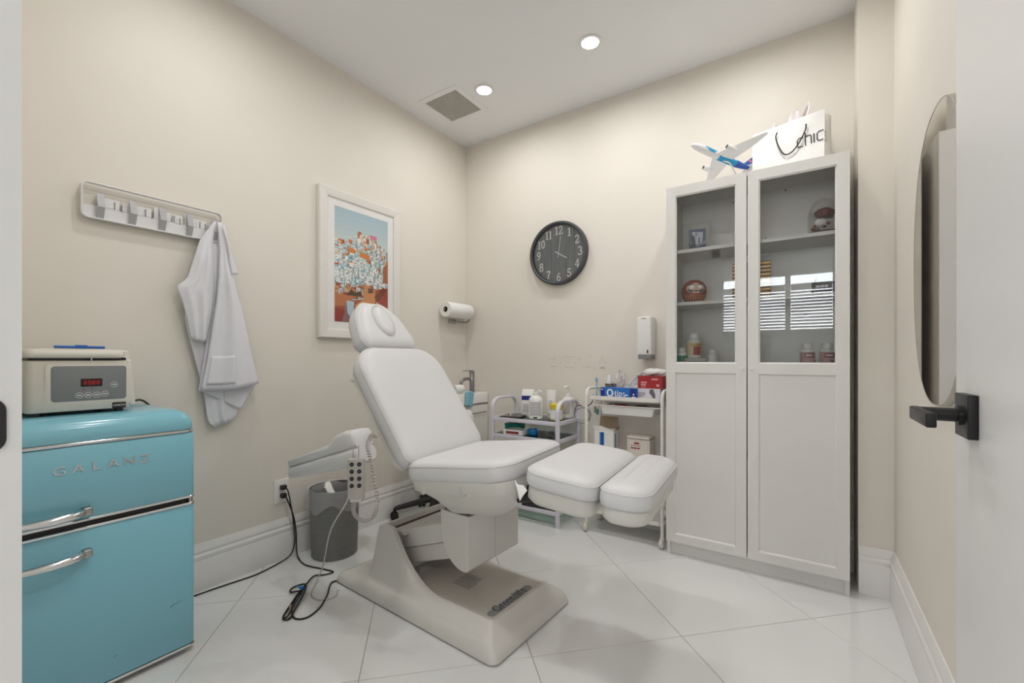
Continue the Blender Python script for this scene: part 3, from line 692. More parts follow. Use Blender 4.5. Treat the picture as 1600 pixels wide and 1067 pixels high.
LCO = [(.945, 1.70), (.965, 1.60), (.972, 1.53), (.982, 1.475)]; RCO = [(.955, 1.71), (.980, 1.60), (.998, 1.53), (1.014, 1.482)]
sheet('collar', LCO, RCO, .072, .012, [(2, 0, .003)], lc, 10, 16)
def pk(u, t):
    p = cfn(.06+.46*u, .80+.165*t); return (p[0]+.0045, p[1], p[2])
MB().grid(pk, 10, 10).build('pocket', M_cloth, cfo, 80, solid=.0015)
# ------------------------------------------------------------------ framed town print
pf = thing('framed_print', 'white framed print of a hillside town with blue and terracotta houses', 'picture', (-2.34, 1.768, 1.2))
FW, FH, BW = .602, .888, .054
PFM = frame((0, -FW/2, 0), (0, 1, 0), (0, 0, 1), (1, 0, 0))
M_frw = mat('frame_wood_white', '#e9e5df', .45, var=.02, stretch=(1, 1, 12))
for quad in (((0, 0), (FW, 0), (FW-BW, BW), (BW, BW)), ((FW, 0), (FW, FH), (FW-BW, FH-BW), (FW-BW, BW)), ((FW, FH), (0, FH), (BW, FH-BW), (FW-BW, FH-BW)), ((0, FH), (0, 0), (BW, BW), (BW, FH-BW))):
    q = inset(list(quad), .0004)
    m = MB(); o0, o1, i1, i0 = q
    mid = lambda a, b, f: (a[0]+(b[0]-a[0])*f, a[1]+(b[1]-a[1])*f)
    rings = []
    for f, z in ((0, .002), (0, .028), (.1, .032), (.8, .030), (.88, .029), (1, .027), (1, .004)):
        a = mid(o0, i0, f); b = mid(o1, i1, f); rings.append([(a[0], a[1], z), (b[0], b[1], z)])
    m.loft(rings, False, False, False, PFM); m.build('frame_rail', M_frw, pf, 20)
MB().box(BW-.005, FW-BW+.005, BW-.005, FH-BW+.005, .004, .0205, M=PFM).build('mat_board', mat('mat_board', '#f2f1ee', .7), pf, 0)
rnd = random.Random(11); pr = MB()
PX0, PX1, PY0, PY1 = .102, .500, .100, .790
lay = [0]
def pq(pts, col):
    lay[0] += 1; z = .0207+lay[0]*1.2e-6
    pr.add([(PX0+(PX1-PX0)*x, PY0+(PY1-PY0)*y, z) for x, y in pts], [tuple(range(len(pts)))], lin(col), PFM)
for k in range(8): pq([(0, .62+k*.0475), (1, .62+k*.0475), (1, .62+(k+1)*.0475), (0, .62+(k+1)*.0475)], ('#d4dcd8', '#cfdad8', '#c8d6d6', '#c2d2d5', '#bccfd4', '#b7ccd3', '#b3c9d2', '#aec6d0')[k])
pq([(0, 0), (1, 0), (1, .70), (.86, .745), (.6, .80), (.45, .79), (.25, .74), (0, .66)], '#c3cfd1')
def hill(x): return .72+.12*math.exp(-((x-.52)/.28)**2)
pal_up = ['#d9e2e2', '#e6e4dc', '#c8dade', '#e9d2ba', '#f0ede6', '#bcd3da', '#d8b393']
pal_mid = ['#cfe1e4', '#e2e8e6', '#b7d5dc', '#9cc6cf', '#dfe6e6', '#eef0ee', '#e7e2d8', '#d6e6e9', '#f1f1ee', '#e3ecec']
pal_low = ['#c9895b', '#d59a68', '#a8553f', '#b96c48', '#8c3f35', '#dcae80', '#d8d9d6']
def house(x, y, w_, h_, c, roof=None):
    pq([(x, y), (x+w_, y), (x+w_, y+h_), (x, y+h_)], c)
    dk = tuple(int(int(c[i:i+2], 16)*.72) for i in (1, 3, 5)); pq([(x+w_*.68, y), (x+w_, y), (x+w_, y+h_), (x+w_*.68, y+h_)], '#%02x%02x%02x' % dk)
    if roof: pq([(x-.005, y+h_), (x+w_+.005, y+h_), (x+w_*.85, y+h_+h_*.3), (x+w_*.1, y+h_+h_*.3)], roof)
    for a in range(2):
        if rnd.random() < .7: wx = x+w_*(.15+.3*a); pq([(wx, y+h_*.35), (wx+w_*.12, y+h_*.35), (wx+w_*.12, y+h_*.65), (wx, y+h_*.65)], rnd.choice(['#4d6670', '#6b5248', '#38525c']))
    if rnd.random() < .35: pq([(x, y), (x+w_*.5, y), (x+w_*.4, y+h_*.18), (x, y+h_*.22)], rnd.choice(['#5b4a3f', '#6f7f5b', '#4b5a5c']))
rows = 28
for k in range(rows):
    fy = 1-k/(rows-1); n = 13-int(4*(1-fy))
    for j in range(n):
        x = (j+rnd.uniform(-.3, .3))/n; top = hill(min(1, max(0, x)))*.93; y = .22+(top-.22)*fy+rnd.uniform(-.012, .012)
        p = pal_up if fy > .72 else pal_mid if fy > .18 else pal_low
        if fy > .55 and rnd.random() < .10: p = ['#d9773c', '#c96f43', '#e08b4c']
        w_ = rnd.uniform(.05, .12); h_ = rnd.uniform(.025, .06)
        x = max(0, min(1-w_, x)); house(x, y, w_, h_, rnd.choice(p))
pq([(.64, .79), (.77, .79), (.77, .825), (.64, .825)], '#d97f9a')
for a in ([(.22, .625), (.36, .62), (.36, .66), (.22, .665)], [(.44, .60), (.63, .585), (.63, .635), (.44, .65)]): pq(a, '#d8843f')
for a, c in (([(0, .0), (1, 0), (1, .20), (.7, .24), (.35, .2), (0, .22)], '#a9583f'), ([(.0, .13), (.3, .15), (.3, .24), (0, .24)], '#c07a4f'), ([(.52, .06), (.74, .08), (.74, .32), (.52, .36)], '#d39260'), ([(.74, .08), (1, .16), (1, .36), (.74, .32)], '#a4503c'), ([(.36, .05), (.56, .13), (.52, .22), (.36, .16)], '#d6a06b'), ([(.10, 0), (.2, .19), (.34, .02)], '#8f6f72'), ([(.2, .19), (.34, .19), (.32, .02), (.22, .08)], '#b9cfd6'), ([(0, 0), (.12, 0), (.18, .10), (0, .12)], '#9c3d35'), ([(.35, 0), (1, 0), (1, .07), (.55, .06)], '#93443a'), ([(.2, .24), (.5, .24), (.45, .29), (.36, .27), (.28, .295)], '#5a4636'), ([(.72, .25), (.9, .36), (.98, .33), (.8, .22)], '#7c4637'), ([(.76, .17), (1, .13), (1, .16), (.76, .21)], '#c9cfce'), ([(.9, .40), (1, .40), (1, .60), (.9, .55)], '#b06a48'), ([(.60, .33), (.70, .33), (.70, .29), (.60, .28)], '#6e5145')): pq(a, c)
pr.build('print', vcolmat('print_ink', .6), pf, 0)
MB().box(BW-.004, FW-BW+.004, BW-.004, FH-BW+.004, .0228, .0236, M=PFM).build('glazing', glassmat('picture_glass', (1, 1, 1), 1.2, 0, .1), pf, 0)
# ------------------------------------------------------------------ paper towel roll
pt = thing('paper_towel_roll', 'white paper towel roll on a wall holder near the corner', 'paper towel', (-2.262, 2.61, 1.452))
MB().loft([[(r*math.cos(2*PI*j/28), y, r*math.sin(2*PI*j/28)) for j in range(28)] for y, r in ((-.138, .021), (-.138, .056), (-.134, .0585), (.134, .0585), (.138, .056), (.138, .021))], False, False).build('roll', M_paper, pt, 40)
MB().loft([[(r*math.cos(2*PI*j/20), y, r*math.sin(2*PI*j/20)) for j in range(20)] for y, r in ((-.137, .021), (.137, .021), (.137, .018), (-.137, .018), (-.137, .021))], False, False).build('core', mat('cardboard', '#6d4f38', .8), pt, 40)
MB().tube([(0, -.145, 0), (0, .150, 0)], .006).tube(smooth_path([(0, .150, 0), (0, .157, -.02), (-.02, .157, -.07), (-.066, .157, -.078)], 5), .006).tube([(-.066, .0, -.078), (-.066, .157, -.078)], .006).rbox(-.078, -.066, -.02, .06, -.095, -.062, .003).build('holder', M_steel, pt, 40)
# ------------------------------------------------------------------ wash basin
wb = thing('wash_basin', 'small white wash basin unit in the corner behind the chair', 'sink', (-2.22, 2.62, 0))
M_vn = mat('vanity_white', '#e7e4de', .35)
MB().rbox(-.115, .100, -.17, .172, .25, .722, .003).build('cabinet', M_vn, wb, 30)
dv = MB().rbox(.101, .118, -.168, .170, .255, .715, .002).build('door', M_vn, wb, 30)
MB().tube([(.122, -.03, .659), (.136, -.03, .659), (.136, .125, .659), (.122, .125, .659)], .005).build('handle', M_steel, dv, 40)
bs = MB()
ol = rr(-.12, .121, -.175, .175, .012, 4)
bs.loft([[(x, y, z) for x, y in inset(ol, d)] for d, z in ((.002, .73), (0, .732), (0, .808), (.003, .812))]+[[(x, y, z) for x, y in rr(-.095, .095, -.15, .045, r, 4)] for r, z in ((.03, .812), (.03, .800))]+[[(x, y, z) for x, y in rr(-.075, .075, -.13, .025, .03, 4)] for z in (.75,)])
bs.build('basin', mat('ceramic', '#f0eeea', .15), wb, 40)
fc = thing('tap', 'chrome lever tap on the corner wash basin', 'tap', (-2.19, 2.70, .8125))
MB().lathe([(.024, 0), (.024, .006), (.020, .008), (.020, .150), (.018, .153)], n=20).build('body', mat('tap_chrome', '#98989b', .16, metal=1, var=.02), fc, 40)
MB().tube(smooth_path([(0, -.012, .098), (-.01, -.055, .105), (-.02, -.095, .092), (-.024, -.11, .062)], 6), .012, 14).build('spout', mat('tap_chrome', '#98989b', .16, metal=1, var=.02), fc, 50)
MB().lathe([(.021, .153), (.021, .166), (.015, .168)], n=20).rbox(-.006, .006, -.11, .01, .166, .172, .002).build('lever', mat('tap_chrome', '#98989b', .16, metal=1, var=.02), fc, 40)
tsr = thing('tissue_roll', 'small white tissue roll lying on the corner wash basin', 'tissue roll', (-2.15, 2.4825, .8135))
MB().loft([[(r*math.cos(2*PI*j/20), y, .033+r*math.sin(2*PI*j/20)) for j in range(20)] for y, r in ((-.0425, .012), (-.0425, .033), (.0425, .033), (.0425, .012), (-.0425, .012))], False, False).build('roll', M_paper, tsr, 40)
MB().cyl((0, -.040, .033), (0, .040, .033), .0119).build('core', mat('hole_shade', '#3a2c22', .8), tsr, 40)  # solid dark cylinder: shade of the open core hole put into its colour
tag(MB().grid(lambda u, t: (-2.092+.018*math.sin(PI*u)+.004*math.sin(9*u), 2.50+.105*u-.03*t*u, .826-.11*t+.01*math.sin(5*u)), 14, 10).build('cloth', mat('pale_blue_cloth', '#86bdd2', .7), None, 70, solid=.004), 'pale blue cloth draped over the front of the wash basin', 'cloth')
# ------------------------------------------------------------------ wall clock
ckx = thing('wall_clock', 'round black wall clock with grey plank face and white numerals', 'clock', (-1.463, YB, 1.83))
CM = frame((0, 0, 0), (1, 0, 0), (0, 0, 1), (0, -1, 0))
MB().lathe([(.226, 0), (.228, .03), (.224, .042), (.214, .044), (.206, .036), (.204, .012)], n=72, cap0=False, cap1=False, M=CM).build('rim', mat('clock_rim', '#43474a', .5, var=.1), ckx, 40)
M_plank = mat('grey_plank', '#8b8f91', .7, var=.16, scale=10, stretch=(6, 1, .6))
edges = [-.206, -.145, -.062, -.003, .058, .125, .206]
for a, b in zip(edges, edges[1:]):
    a += .0008; b -= .0008
    xs = [a+(b-a)*k/8 for k in range(9)]
    pts = [(x, -math.sqrt(max(1e-6, .2065**2-x*x))) for x in xs]+[(x, math.sqrt(max(1e-6, .2065**2-x*x))) for x in reversed(xs)]
    MB().prism(pts, .006, .0115, CM).build('face_plank', M_plank, ckx, 0)
MB().lathe([(.205, .002), (.205, .006)], n=48, M=CM).build('face_backing', M_dark, ckx, 0)
for h in range(1, 13):
    a = PI/2-h*PI/6; r = .166
    ribbons(str(h), .062, CM @ Matrix.Translation((r*math.cos(a), r*math.sin(a)-.031, .0118)), sx=.95).build('numeral', M_wink, ckx, 0)
def hand(ang, L, wd, z):
    M = CM @ Matrix.Rotation(-math.radians(ang), 4, 'Z')
    MB().box(-wd, wd, -.03, L, z, z+.0015, M=M).build('hand', M_wink, ckx, 0)
hand(8, .125, .0022, .016); hand(121, .078, .0035, .0185)
MB().lathe([(.006, .012), (.006, .022)], n=16, M=CM).build('hub', M_wink, ckx, 30)
MB().lathe([(.2065, .033), (.2065, .0345)], n=48, M=CM).build('glazing', glassmat('clock_glass', (.99, .99, .99), 1.2), ckx, 30)
# ------------------------------------------------------------------ towel dispenser
ds = thing('soap_dispenser', 'white wall dispenser with grey nozzle beside the display cabinet', 'dispenser', (-.823, YB, 1.075))
MB().rbox(-.045, .045, -.105, 0, .025, .262, .008, .012).build('housing', M_white, ds, 40)
MB().rbox(-.041, .041, -.098, -.004, 0, .026, .003, .01).build('nozzle', M_grey, ds, 30)
MB().box(.018, .027, -.1062, -.105, .035, .055).build('window', M_dark, ds, 0)
bars([(-.018, .012, 0, .005)], frame((0, -.1052, .248), (1, 0, 0), (0, 0, 1))).build('print', M_gink, ds, 0)
# ------------------------------------------------------------------ oval mirror on the right wall
mr = thing('wall_mirror', 'tall oval mirror with thin gilt edge on the right wall behind the door', 'mirror', (XR, 1.735, 1.375))
def ov(d, n=64): 
    return [((.300-d)*math.copysign(abs(math.cos(a))**.86, math.cos(a)), (.432-d)*math.copysign(abs(math.sin(a))**.86, math.sin(a))) for a in [2*PI*k/n for k in range(n)]]
RM = frame((0, 0, 0), (0, -1, 0), (0, 0, 1), (-1, 0, 0))
MB().loft([[(x, y, z) for x, y in ov(d)] for d, z in ((0, 0), (0, .018), (.0012, .0195), (.003, .018))], False, False, M=RM).build('rim', mat('mirror_edge', '#b5b0a8', .35, metal=.6), mr, 40)
mm = bpy.data.materials.new('mirror_silver'); mm.use_nodes = True; mb_ = mm.node_tree.nodes['Principled BSDF']
mb_.inputs['Base Color'].default_value = (.62, .60, .57, 1); mb_.inputs['Metallic'].default_value = 1; mb_.inputs['Roughness'].default_value = .02
MB().loft([[(x, y, z) for x, y in ov(.0018)] for z in (.004, .0185)], M=RM).build('mirror_glass', mm, mr, 20)
# ------------------------------------------------------------------ outlet, plugs, cords
ou = thing('wall_outlet', 'white double wall outlet above the skirting with two black plugs', 'outlet', (XL, 1.262, .366))
OM = frame((0, 0, 0), (0, -1, 0), (0, 0, 1), (-1, 0, 0)); OM = frame((0, 0, 0), (0, 1, 0), (0, 0, 1), (1, 0, 0))
MB().rbox(-.040, .040, -.062, .062, 0, .006, .002, .004, M=OM).build('plate', M_white, ou, 30)
for z in (.022, -.022):
    MB().rbox(-.017, .017, z-.015, z+.015, .005, .0075, .001, .006, M=OM).build('socket', M_white, ou, 30)
pl = thing('power_cord', 'black cord from the upper outlet socket running along the skirting to the fridge', 'cord', (XL, 1.262, .388))
MB().rbox(.0075, .035, -.014, .014, -.012, .012, .004).build('plug', M_dark, pl, 40)
MB().tube(smooth_path([(.035, .004, 0), (.045, .012, -.02), (.045, .028, -.10), (.046, .04, -.19), (.05, .045, -.30), (.05, .02, -.365), (.055, -.06, -.383), (.075, -.17, -.384), (.058, -.30, -.384), (.045, -.42, -.384), (.045, -.55, -.384)], 8), .0035, 8).build('cable', M_dark, pl, 60)
p2 = thing('power_cord', 'black cord from the lower outlet socket to the chair, with a tied bundle', 'cord', (XL, 1.262, .344))
MB().rbox(.0075, .035, -.014, .014, -.012, .012, .004).build('plug', M_dark, p2, 40)
o_ = Vector((XL, 1.262, .344))
pts = [(-2.305, 1.266, .344), (-2.297, 1.28, .30), (-2.294, 1.305, .22), (-2.294, 1.318, .13), (-2.285, 1.315, .04), (-2.24, 1.305, .005), (-2.15, 1.29, .004), (-2.04, 1.315, .004), (-1.97, 1.325, .004), (-1.98, 1.285, .004), (-2.0, 1.24, .010), (-1.95, 1.17, .014), (-1.90, 1.11, .018), (-1.84, 1.03, .010), (-1.79, .972, .006), (-1.765, .985, .006), (-1.80, 1.03, .012), (-1.88, 1.12, .022), (-1.96, 1.17, .012), (-1.99, 1.13, .006), (-1.96, 1.10, .006), (-1.90, 1.12, .016), (-1.82, 1.03, .018), (-1.755, 1.0, .005), (-1.715, 1.03, .004), (-1.735, 1.10, .004), (-1.80, 1.18, .004), (-1.88, 1.255, .005), (-1.86, 1.30, .006)]
MB().tube(smooth_path([Vector(p)-o_ for p in pts], 9), .0038, 8).build('cable', M_dark, p2, 60)
for pts in ([(-1.955, 1.175, .014), (-1.90, 1.11, .024), (-1.84, 1.035, .02), (-1.80, .98, .008), (-1.78, .985, .01), (-1.82, 1.04, .024), (-1.90, 1.13, .028)],):
    MB().tube(smooth_path([Vector(p)-o_ for p in pts], 8), .0038, 8).build('cable_loop', M_dark, p2, 60)
MB().tube([Vector((-1.815+.016*math.cos(a)*.6, 1.018+.016*math.cos(a)*-.5, .016+.014*math.sin(a)))-o_ for a in [2*PI*k/16 for k in range(16)]], .0022, 6, True).build('rubber_band', mat('band', '#c9a58c', .6), p2, 60)
MB().rbox(-.012, .012, -.008, .008, -.004, .004, .002, M=Matrix.Translation(Vector((-1.905, 1.118, .035))-o_)).build('cable_clip', mat('bright_blue', '#1d86d8', .4), p2, 40)
# ------------------------------------------------------------------ waste bin
M_bin = mat('bin_grey', '#7d7c7a', .6, var=.10, scale=6, stretch=(1, 1, 40))
wbn = thing('waste_bin', 'grey ribbed waste bin with a clear plastic liner under the armrest', 'bin', (-2.172, 1.47, 0))
pr_ = [(.115, 0), (.119, .002)]
pr_ += [(.119+.011*k/40+(.0009 if k % 2 else 0), .004+.361*k/40) for k in range(41)]
MB().lathe(pr_+[(.131, .367), (.127, .367), (.118, .012), (.001, .010)], n=48, cap1=False).build('shell', M_bin, wbn, 30)
M_film = bpy.data.materials.new('clear_film'); M_film.use_nodes = True; nt = M_film.node_tree; b_ = nt.nodes['Principled BSDF']
b_.inputs['Base Color'].default_value = (.85, .85, .85, 1); b_.inputs['Alpha'].default_value = .28; b_.inputs['Roughness'].default_value = .2
rnd = random.Random(3); ph = [rnd.uniform(0, 6.28) for _ in range(8)]
def wob(a, k): return sum(math.sin(a*(m+2)+ph[m]+k*1.3) for m in range(6))/6
lr = []
for r, z, wv in ((.112, .22, .002), (.122, .33, .002), (.128, .368, .003), (.139, .372, .006), (.143, .35, .012), (.145, .31, .016), (.142, .27, .02)):
    lr.append([((r+wv*wob(2*PI*j/60, z*9))*math.cos(2*PI*j/60)*1, (r+wv*wob(2*PI*j/60, z*9))*math.sin(2*PI*j/60), z+(wv*2.2*wob(2*PI*j/60, 1) if z < .36 else 0)) for j in range(60)])
for ring in lr:
    for j, p in enumerate(ring):
        if p[0]+wbn.location.x < -2.318: ring[j] = (-2.318-wbn.location.x, p[1], p[2])
MB().loft(lr, False, False).build('liner', M_film, wbn, 70)
tag(MB().grid(lambda u, t: (-2.155+.06*(u-.5)+.01*math.sin(7*t), 1.395+.05*t, .352+.028*math.sin(3*u+2*t)+.02*t), 8, 8).build('tissue', M_paper, None, 60, solid=.002), 'crumpled white tissue in the mouth of the waste bin', 'tissue')
# ------------------------------------------------------------------ stool behind the chair
st = thing('stool', 'black five-star stool base on castors behind the treatment chair', 'stool', (-2.11, 2.20, 0))
a0 = math.atan2(1.965-2.20, -2.292+2.11)
for k in range(5):
    a = a0+2*PI*k/5; R = .27 if k != 4 else .22
    R = min(R, (.215)/abs(math.cos(a)) if math.cos(a) < -.2 else R)
    lg = MB().tube([(.02*math.cos(a), .02*math.sin(a), .115), (.12*math.cos(a), .12*math.sin(a), .100), ((R-.03)*math.cos(a), (R-.03)*math.sin(a), .080), (R*math.cos(a), R*math.sin(a), .072)], [.022, .02, .016, .014], 10).build('leg', M_dark, st, 50)
    c_ = MB()
    for s in (-.012, .012):
        c_.cyl((R*math.cos(a)-s*math.sin(a)-.009*-math.sin(a)*0, R*math.sin(a)+s*math.cos(a), .026), (R*math.cos(a)-(s+.011*(1 if s > 0 else -1))*math.sin(a), R*math.sin(a)+(s+.011*(1 if s > 0 else -1))*math.cos(a), .026), .026, n=20)
    c_.cyl((R*math.cos(a), R*math.sin(a), .026), (R*math.cos(a), R*math.sin(a), .075), .009); c_.build('castor', M_ink, lg, 40)
MB().cyl((0, 0, .08), (0, 0, .13), .035).cyl((0, 0, .13), (0, 0, .42), .02).build('column', M_dark, st, 40)
MB().lathe([(.10, .42), (.155, .425), (.165, .445), (.16, .47), (.12, .478), (.001, .48)], n=32).build('seat', M_ink, st, 50)
# ------------------------------------------------------------------ glass-shelf cart
M_lil = mat('lilac_white_metal', '#dedbe6', .35, var=.01)
X0, X1, Y0, Y1 = -1.812, -1.300, 2.462, 2.762
c1 = thing('glass_shelf_cart', 'pale metal cart with glass shelves and arched end handles', 'cart', ((X0+X1)/2, (Y0+Y1)/2, 0))
W, D = (X1-X0)/2, (Y1-Y0)/2
for sx in (-1, 1):
    x = sx*W
    pth = [(x, -D, 0), (x, -D, .30), (x, -D, .66), (x, -D, .73)]+[(x, -D+.075*(1-math.cos(t)), .73+.068*math.sin(t)) for t in [PI/2*k/8 for k in range(1, 9)]]+[(x, D-.075*(1-math.sin(t)), .73+.068*math.cos(t)) for t in [PI/2*k/8 for k in range(0, 9)]]+[(x, D, .66), (x, D, .30), (x, D, 0)]
    MB().tube(pth, .01, sq=(.028, .018, (1, 0, 0))).build('end_frame', M_lil, c1, 40)
for z in (.660, .546, .088):
    sh_ = MB()
    for y in (-D, D): sh_.rbox(-W+.012, W-.012, y-.008, y+.008, z-.013, z+.011, .002)
    for x in (-W, W): sh_.rbox(x-.008, x+.008, -D+.01, D-.01, z-.013, z+.011, .002)
    so_ = sh_.build('shelf_rail', M_lil, c1, 30)
    MB().box(-W+.008, W-.008, -D+.008, D-.008, z+.002, z+.008).build('glass_shelf', M_gglass, so_, 0)
SZ, S2 = .6685, .5545
def bottle(name, label, cat, loc, prof, m, labels=(), cap=None, mcap=M_white, pump=False, rz=0, group=None):
    t = thing(name, label, cat, loc, rz, group)
    MB().lathe(prof, n=28).build('body', m, t, 35)
    for (r, z0, z1, ml, a0, a1) in labels:
        n = 16; MB().loft([[(r*math.cos(a0+(a1-a0)*j/n), r*math.sin(a0+(a1-a0)*j/n), z) for j in range(n+1)] for z in (z0, z1)], False, False, False).build('label', ml, t, 40)
    if cap: MB().lathe(cap, n=24).build('cap', mcap, t, 30)
    if pump:
        z = pump; MB().cyl((0, 0, z), (0, 0, z+.05), .005).rbox(-.012, .012, -.045, .014, z+.045, z+.056, .003).build('pump', mcap, t, 40)
    return t
CAMA = -PI/2+.45     # label direction, towards the room
bg = thing('wipes_pack', 'white soft pack with dark blue band standing on the glass cart', 'pack', (-1.640, 2.66, SZ), math.radians(18))
MB().loft([[(x, y, z) for x, y in rr(-w_, w_, -d_, d_, min(d_, w_)*.6, 4)] for w_, d_, z in ((.046, .030, 0), (.050, .034, .01), (.050, .034, .12), (.048, .024, .155), (.042, .006, .19))]).build('bag', M_paper, bg, 50)
MB().box(-.040, .028, -.0352, -.034, .115, .145).build('blue_band', M_dblue, bg, 0)
bars(words(-.03, .04, .03, .09, 5, .35, 4), frame((0, -.0345, 0), (1, 0, 0), (0, 0, 1))).build('print', M_gink, bg, 0)
b1 = bottle('lotion_bottle', 'large white bottle with printed lines and flip cap on the glass cart', 'bottle', (-1.522, 2.565, SZ),
       [(.044, 0), (.048, .004), (.048, .125), (.044, .140), (.030, .152), (.020, .158)], M_white, (), [(.020, .156), (.020, .178), (.017, .180)])
for k in range(9): MB().loft([[(.0484*math.cos(a), .0484*math.sin(a), z) for a in [CAMA-.85+1.7*j/12 for j in range(13)]] for z in (.026+k*.0105, .030+k*.0105)], False, False, False).build('print_line', M_gink, b1, 40)
MB().loft([[(.0485*math.cos(a), .0485*math.sin(a), z) for a in [CAMA-.3+.6*j/6 for j in range(7)]] for z in (.006, .016)], False, False, False).build('print_line', M_ink, b1, 40)
MB().tube(smooth_path([(.006, 0, .176), (.018, 0, .186), (.036, 0, .188), (.040, 0, .178)], 4), .006).build('spout', M_white, b1, 40)
tb = thing('cream_tube', 'white cream tube standing on its cap on the glass cart', 'tube', (-1.462, 2.675, SZ), .3)
MB().loft([[(x, y, z) for x, y in [(a*math.cos(2*PI*j/24), b*math.sin(2*PI*j/24)) for j in range(24)]] for a, b, z in ((.027, .027, 0), (.027, .027, .028), (.031, .029, .03), (.033, .022, .10), (.035, .004, .185), (.035, .003, .192))]).build('body', M_white, tb, 50)
bars(words(-.014, .014, .05, .12, 6, .3, 8), frame((0, -.0285, 0), (1, 0, 0), (0, .075, 1)), .003).build('print', M_gink, tb, 0)
M_yel = mat('yellow_plastic', '#e6cf1e', .4)
yj = bottle('wipes_jar', 'jar with a bright yellow lid on the glass cart', 'jar', (-1.375, 2.590, SZ), [(.040, 0), (.043, .003), (.043, .078)], mat('jar_cream', '#dcd6a8', .4), ((.0434, .012, .066, M_paper, CAMA-1.3, CAMA+1.3),), [(.045, .076), (.045, .104), (.042, .108), (.02, .109)], M_yel)
pb = bottle('pump_bottle', 'white pump bottle behind the yellow-lidded jar on the glass cart', 'bottle', (-1.355, 2.715, SZ), [(.036, 0), (.039, .004), (.039, .125), (.030, .140), (.014, .147)], M_white, ((.0394, .03, .11, M_lgrey, CAMA-1.2, CAMA+.4),), [(.015, .146), (.015, .165), (.010, .167)], M_white, .165)
tbt = thing('tablet', 'dark flat tablet lying on the glass cart', 'tablet', (-1.70, 2.555, SZ), math.radians(12))
MB().rbox(-.075, .075, -.07, .09, 0, .010, .003, .008).build('case', mat('brown_case', '#4a4038', .4), tbt, 40)
MB().rbox(-.070, .070, -.065, .085, .0098, .0108, .0004, .006).build('screen', mat('dark_screen', '#2a2624', .15), tbt, 30)
tag(MB().rbox(-1.690, -1.684, 2.50, 2.506, SZ+.011, SZ+.036, .002).build('vial', M_white, None, 40), 'tiny white vial standing on the dark tablet', 'vial')
tl = thing('storage_box', 'teal lidded box on the middle shelf of the glass cart', 'box', (-1.735, 2.63, S2))
M_tbx = mat('teal_plastic', '#1f9a94', .4)
MB().rbox(-.055, .055, -.05, .05, 0, .04, .004).build('body', M_tbx, tl, 40); MB().rbox(-.057, .057, -.052, .052, .041, .060, .004).build('lid', M_tbx, tl, 40)
wr = thing('carton', 'open white carton with red print on the middle shelf of the glass cart', 'box', (-1.66, 2.53, S2), .08)
cb = MB()
for a in ((-.075, .075, -.045, -.043), (-.075, .075, .043, .045), (-.075, -.073, -.045, .045), (.073, .075, -.045, .045)): cb.box(*a, 0, .035)
cb.box(-.075, .075, -.045, .045, 0, .002); cb.build('tray', M_paper, wr, 0)
bars([(-.055, .045, .008, .024)], frame((0, -.0452, 0), (1, 0, 0), (0, 0, 1))).build('print', M_rink, wr, 0)
MB().sph((.0, 0, .03), (.055, .032, .02)).build('contents', mat('grey_green', '#9aa59b', .8, var=.2), wr, 60)
bl = thing('blue_jar', 'small bright blue jar on the middle shelf of the glass cart', 'jar', (-1.545, 2.565, S2))
MB().lathe([(.026, 0), (.034, .006), (.036, .025), (.030, .042), (.02, .046)], n=24).build('body', mat('blue_glossy', '#1f7fc8', .25), bl, 50)
MB().sph((0, 0, .05), (.02, .018, .014), 12, 8).build('stopper', mat('cream_wax', '#d9d2bd', .6), bl, 50)
for k, (x, y) in enumerate(((-1.47, 2.56), (-1.425, 2.60), (-1.385, 2.555))):
    cpx = thing('glass_dish', ('clear glass dish next to the blue jar', 'clear glass dish at the back of the middle cart shelf', 'clear glass dish nearest the cart corner post')[k], 'dish', (x, y, S2), 0, 'glass dishes on the middle cart shelf')
    MB().lathe([(.012, 0), (.016, .002), (.018, .03), (.020, .042), (.0185, .042), (.0165, .03), (.014, .004), (.001, .003)], n=20, cap1=False).build('bowl', M_thin, cpx, 40)
# ------------------------------------------------------------------ white castor cart
M_cw = mat('cart_white', '#ebe8e3', .35, var=.01)
X0, X1, Y0, Y1 = -1.132, -.668, 2.525, 2.755
c2 = thing('castor_cart', 'white tubular cart on castors beside the display cabinet', 'cart', ((X0+X1)/2, (Y0+Y1)/2, 0))
W, D = (X1-X0)/2, (Y1-Y0)/2
for sx in (-1, 1):
    x = sx*W; r = .05
    pth = [(x, -D, .06), (x, -D, .84)]+[(x, -D+r*(1-math.cos(t)), .84+r*math.sin(t)) for t in [PI/2*k/6 for k in range(1, 7)]]+[(x, D-r*(1-math.sin(t)), .84+r*math.cos(t)) for t in [PI/2*k/6 for k in range(0, 7)]]+[(x, D, .06)]
    ef = MB().tube(pth, .0095, 12).build('end_frame', M_cw, c2, 50)
    MB().tube([(x, -D, .13), (x, D, .13)], .007).build('brace', M_cw, ef, 40)
    for y in (-D, D):
        MB().cyl((x, y, .052), (x, y, .066), .013).sph((x-.004, y, .0285), (.0165, .0285, .0285)).build('castor', mat('castor_white', '#e2ded4', .3), ef, 50)
def tray(z, h, name):
    m = MB(); ol = rr(-W+.012, W-.012, -D+.004, D-.004, .015, 4)
    m.loft([[(x, y, zz) for x, y in inset(ol, d)] for d, zz in ((.004, z), (0, z+.004), (0, z+h), (.003, z+h), (.005, z+.006))]); return m.build(name, M_cw, c2, 40)
tray(.822, .026, 'top_tray'); tray(.462, .026, 'middle_tray'); tray(.12, .026, 'bottom_tray')
TZ, T2 = .8285, .4685
rl = MB()
for y in (-D+.02, D-.02): rl.tube([(-W+.04, y, .790), (W-.008, y, .790)], .004)
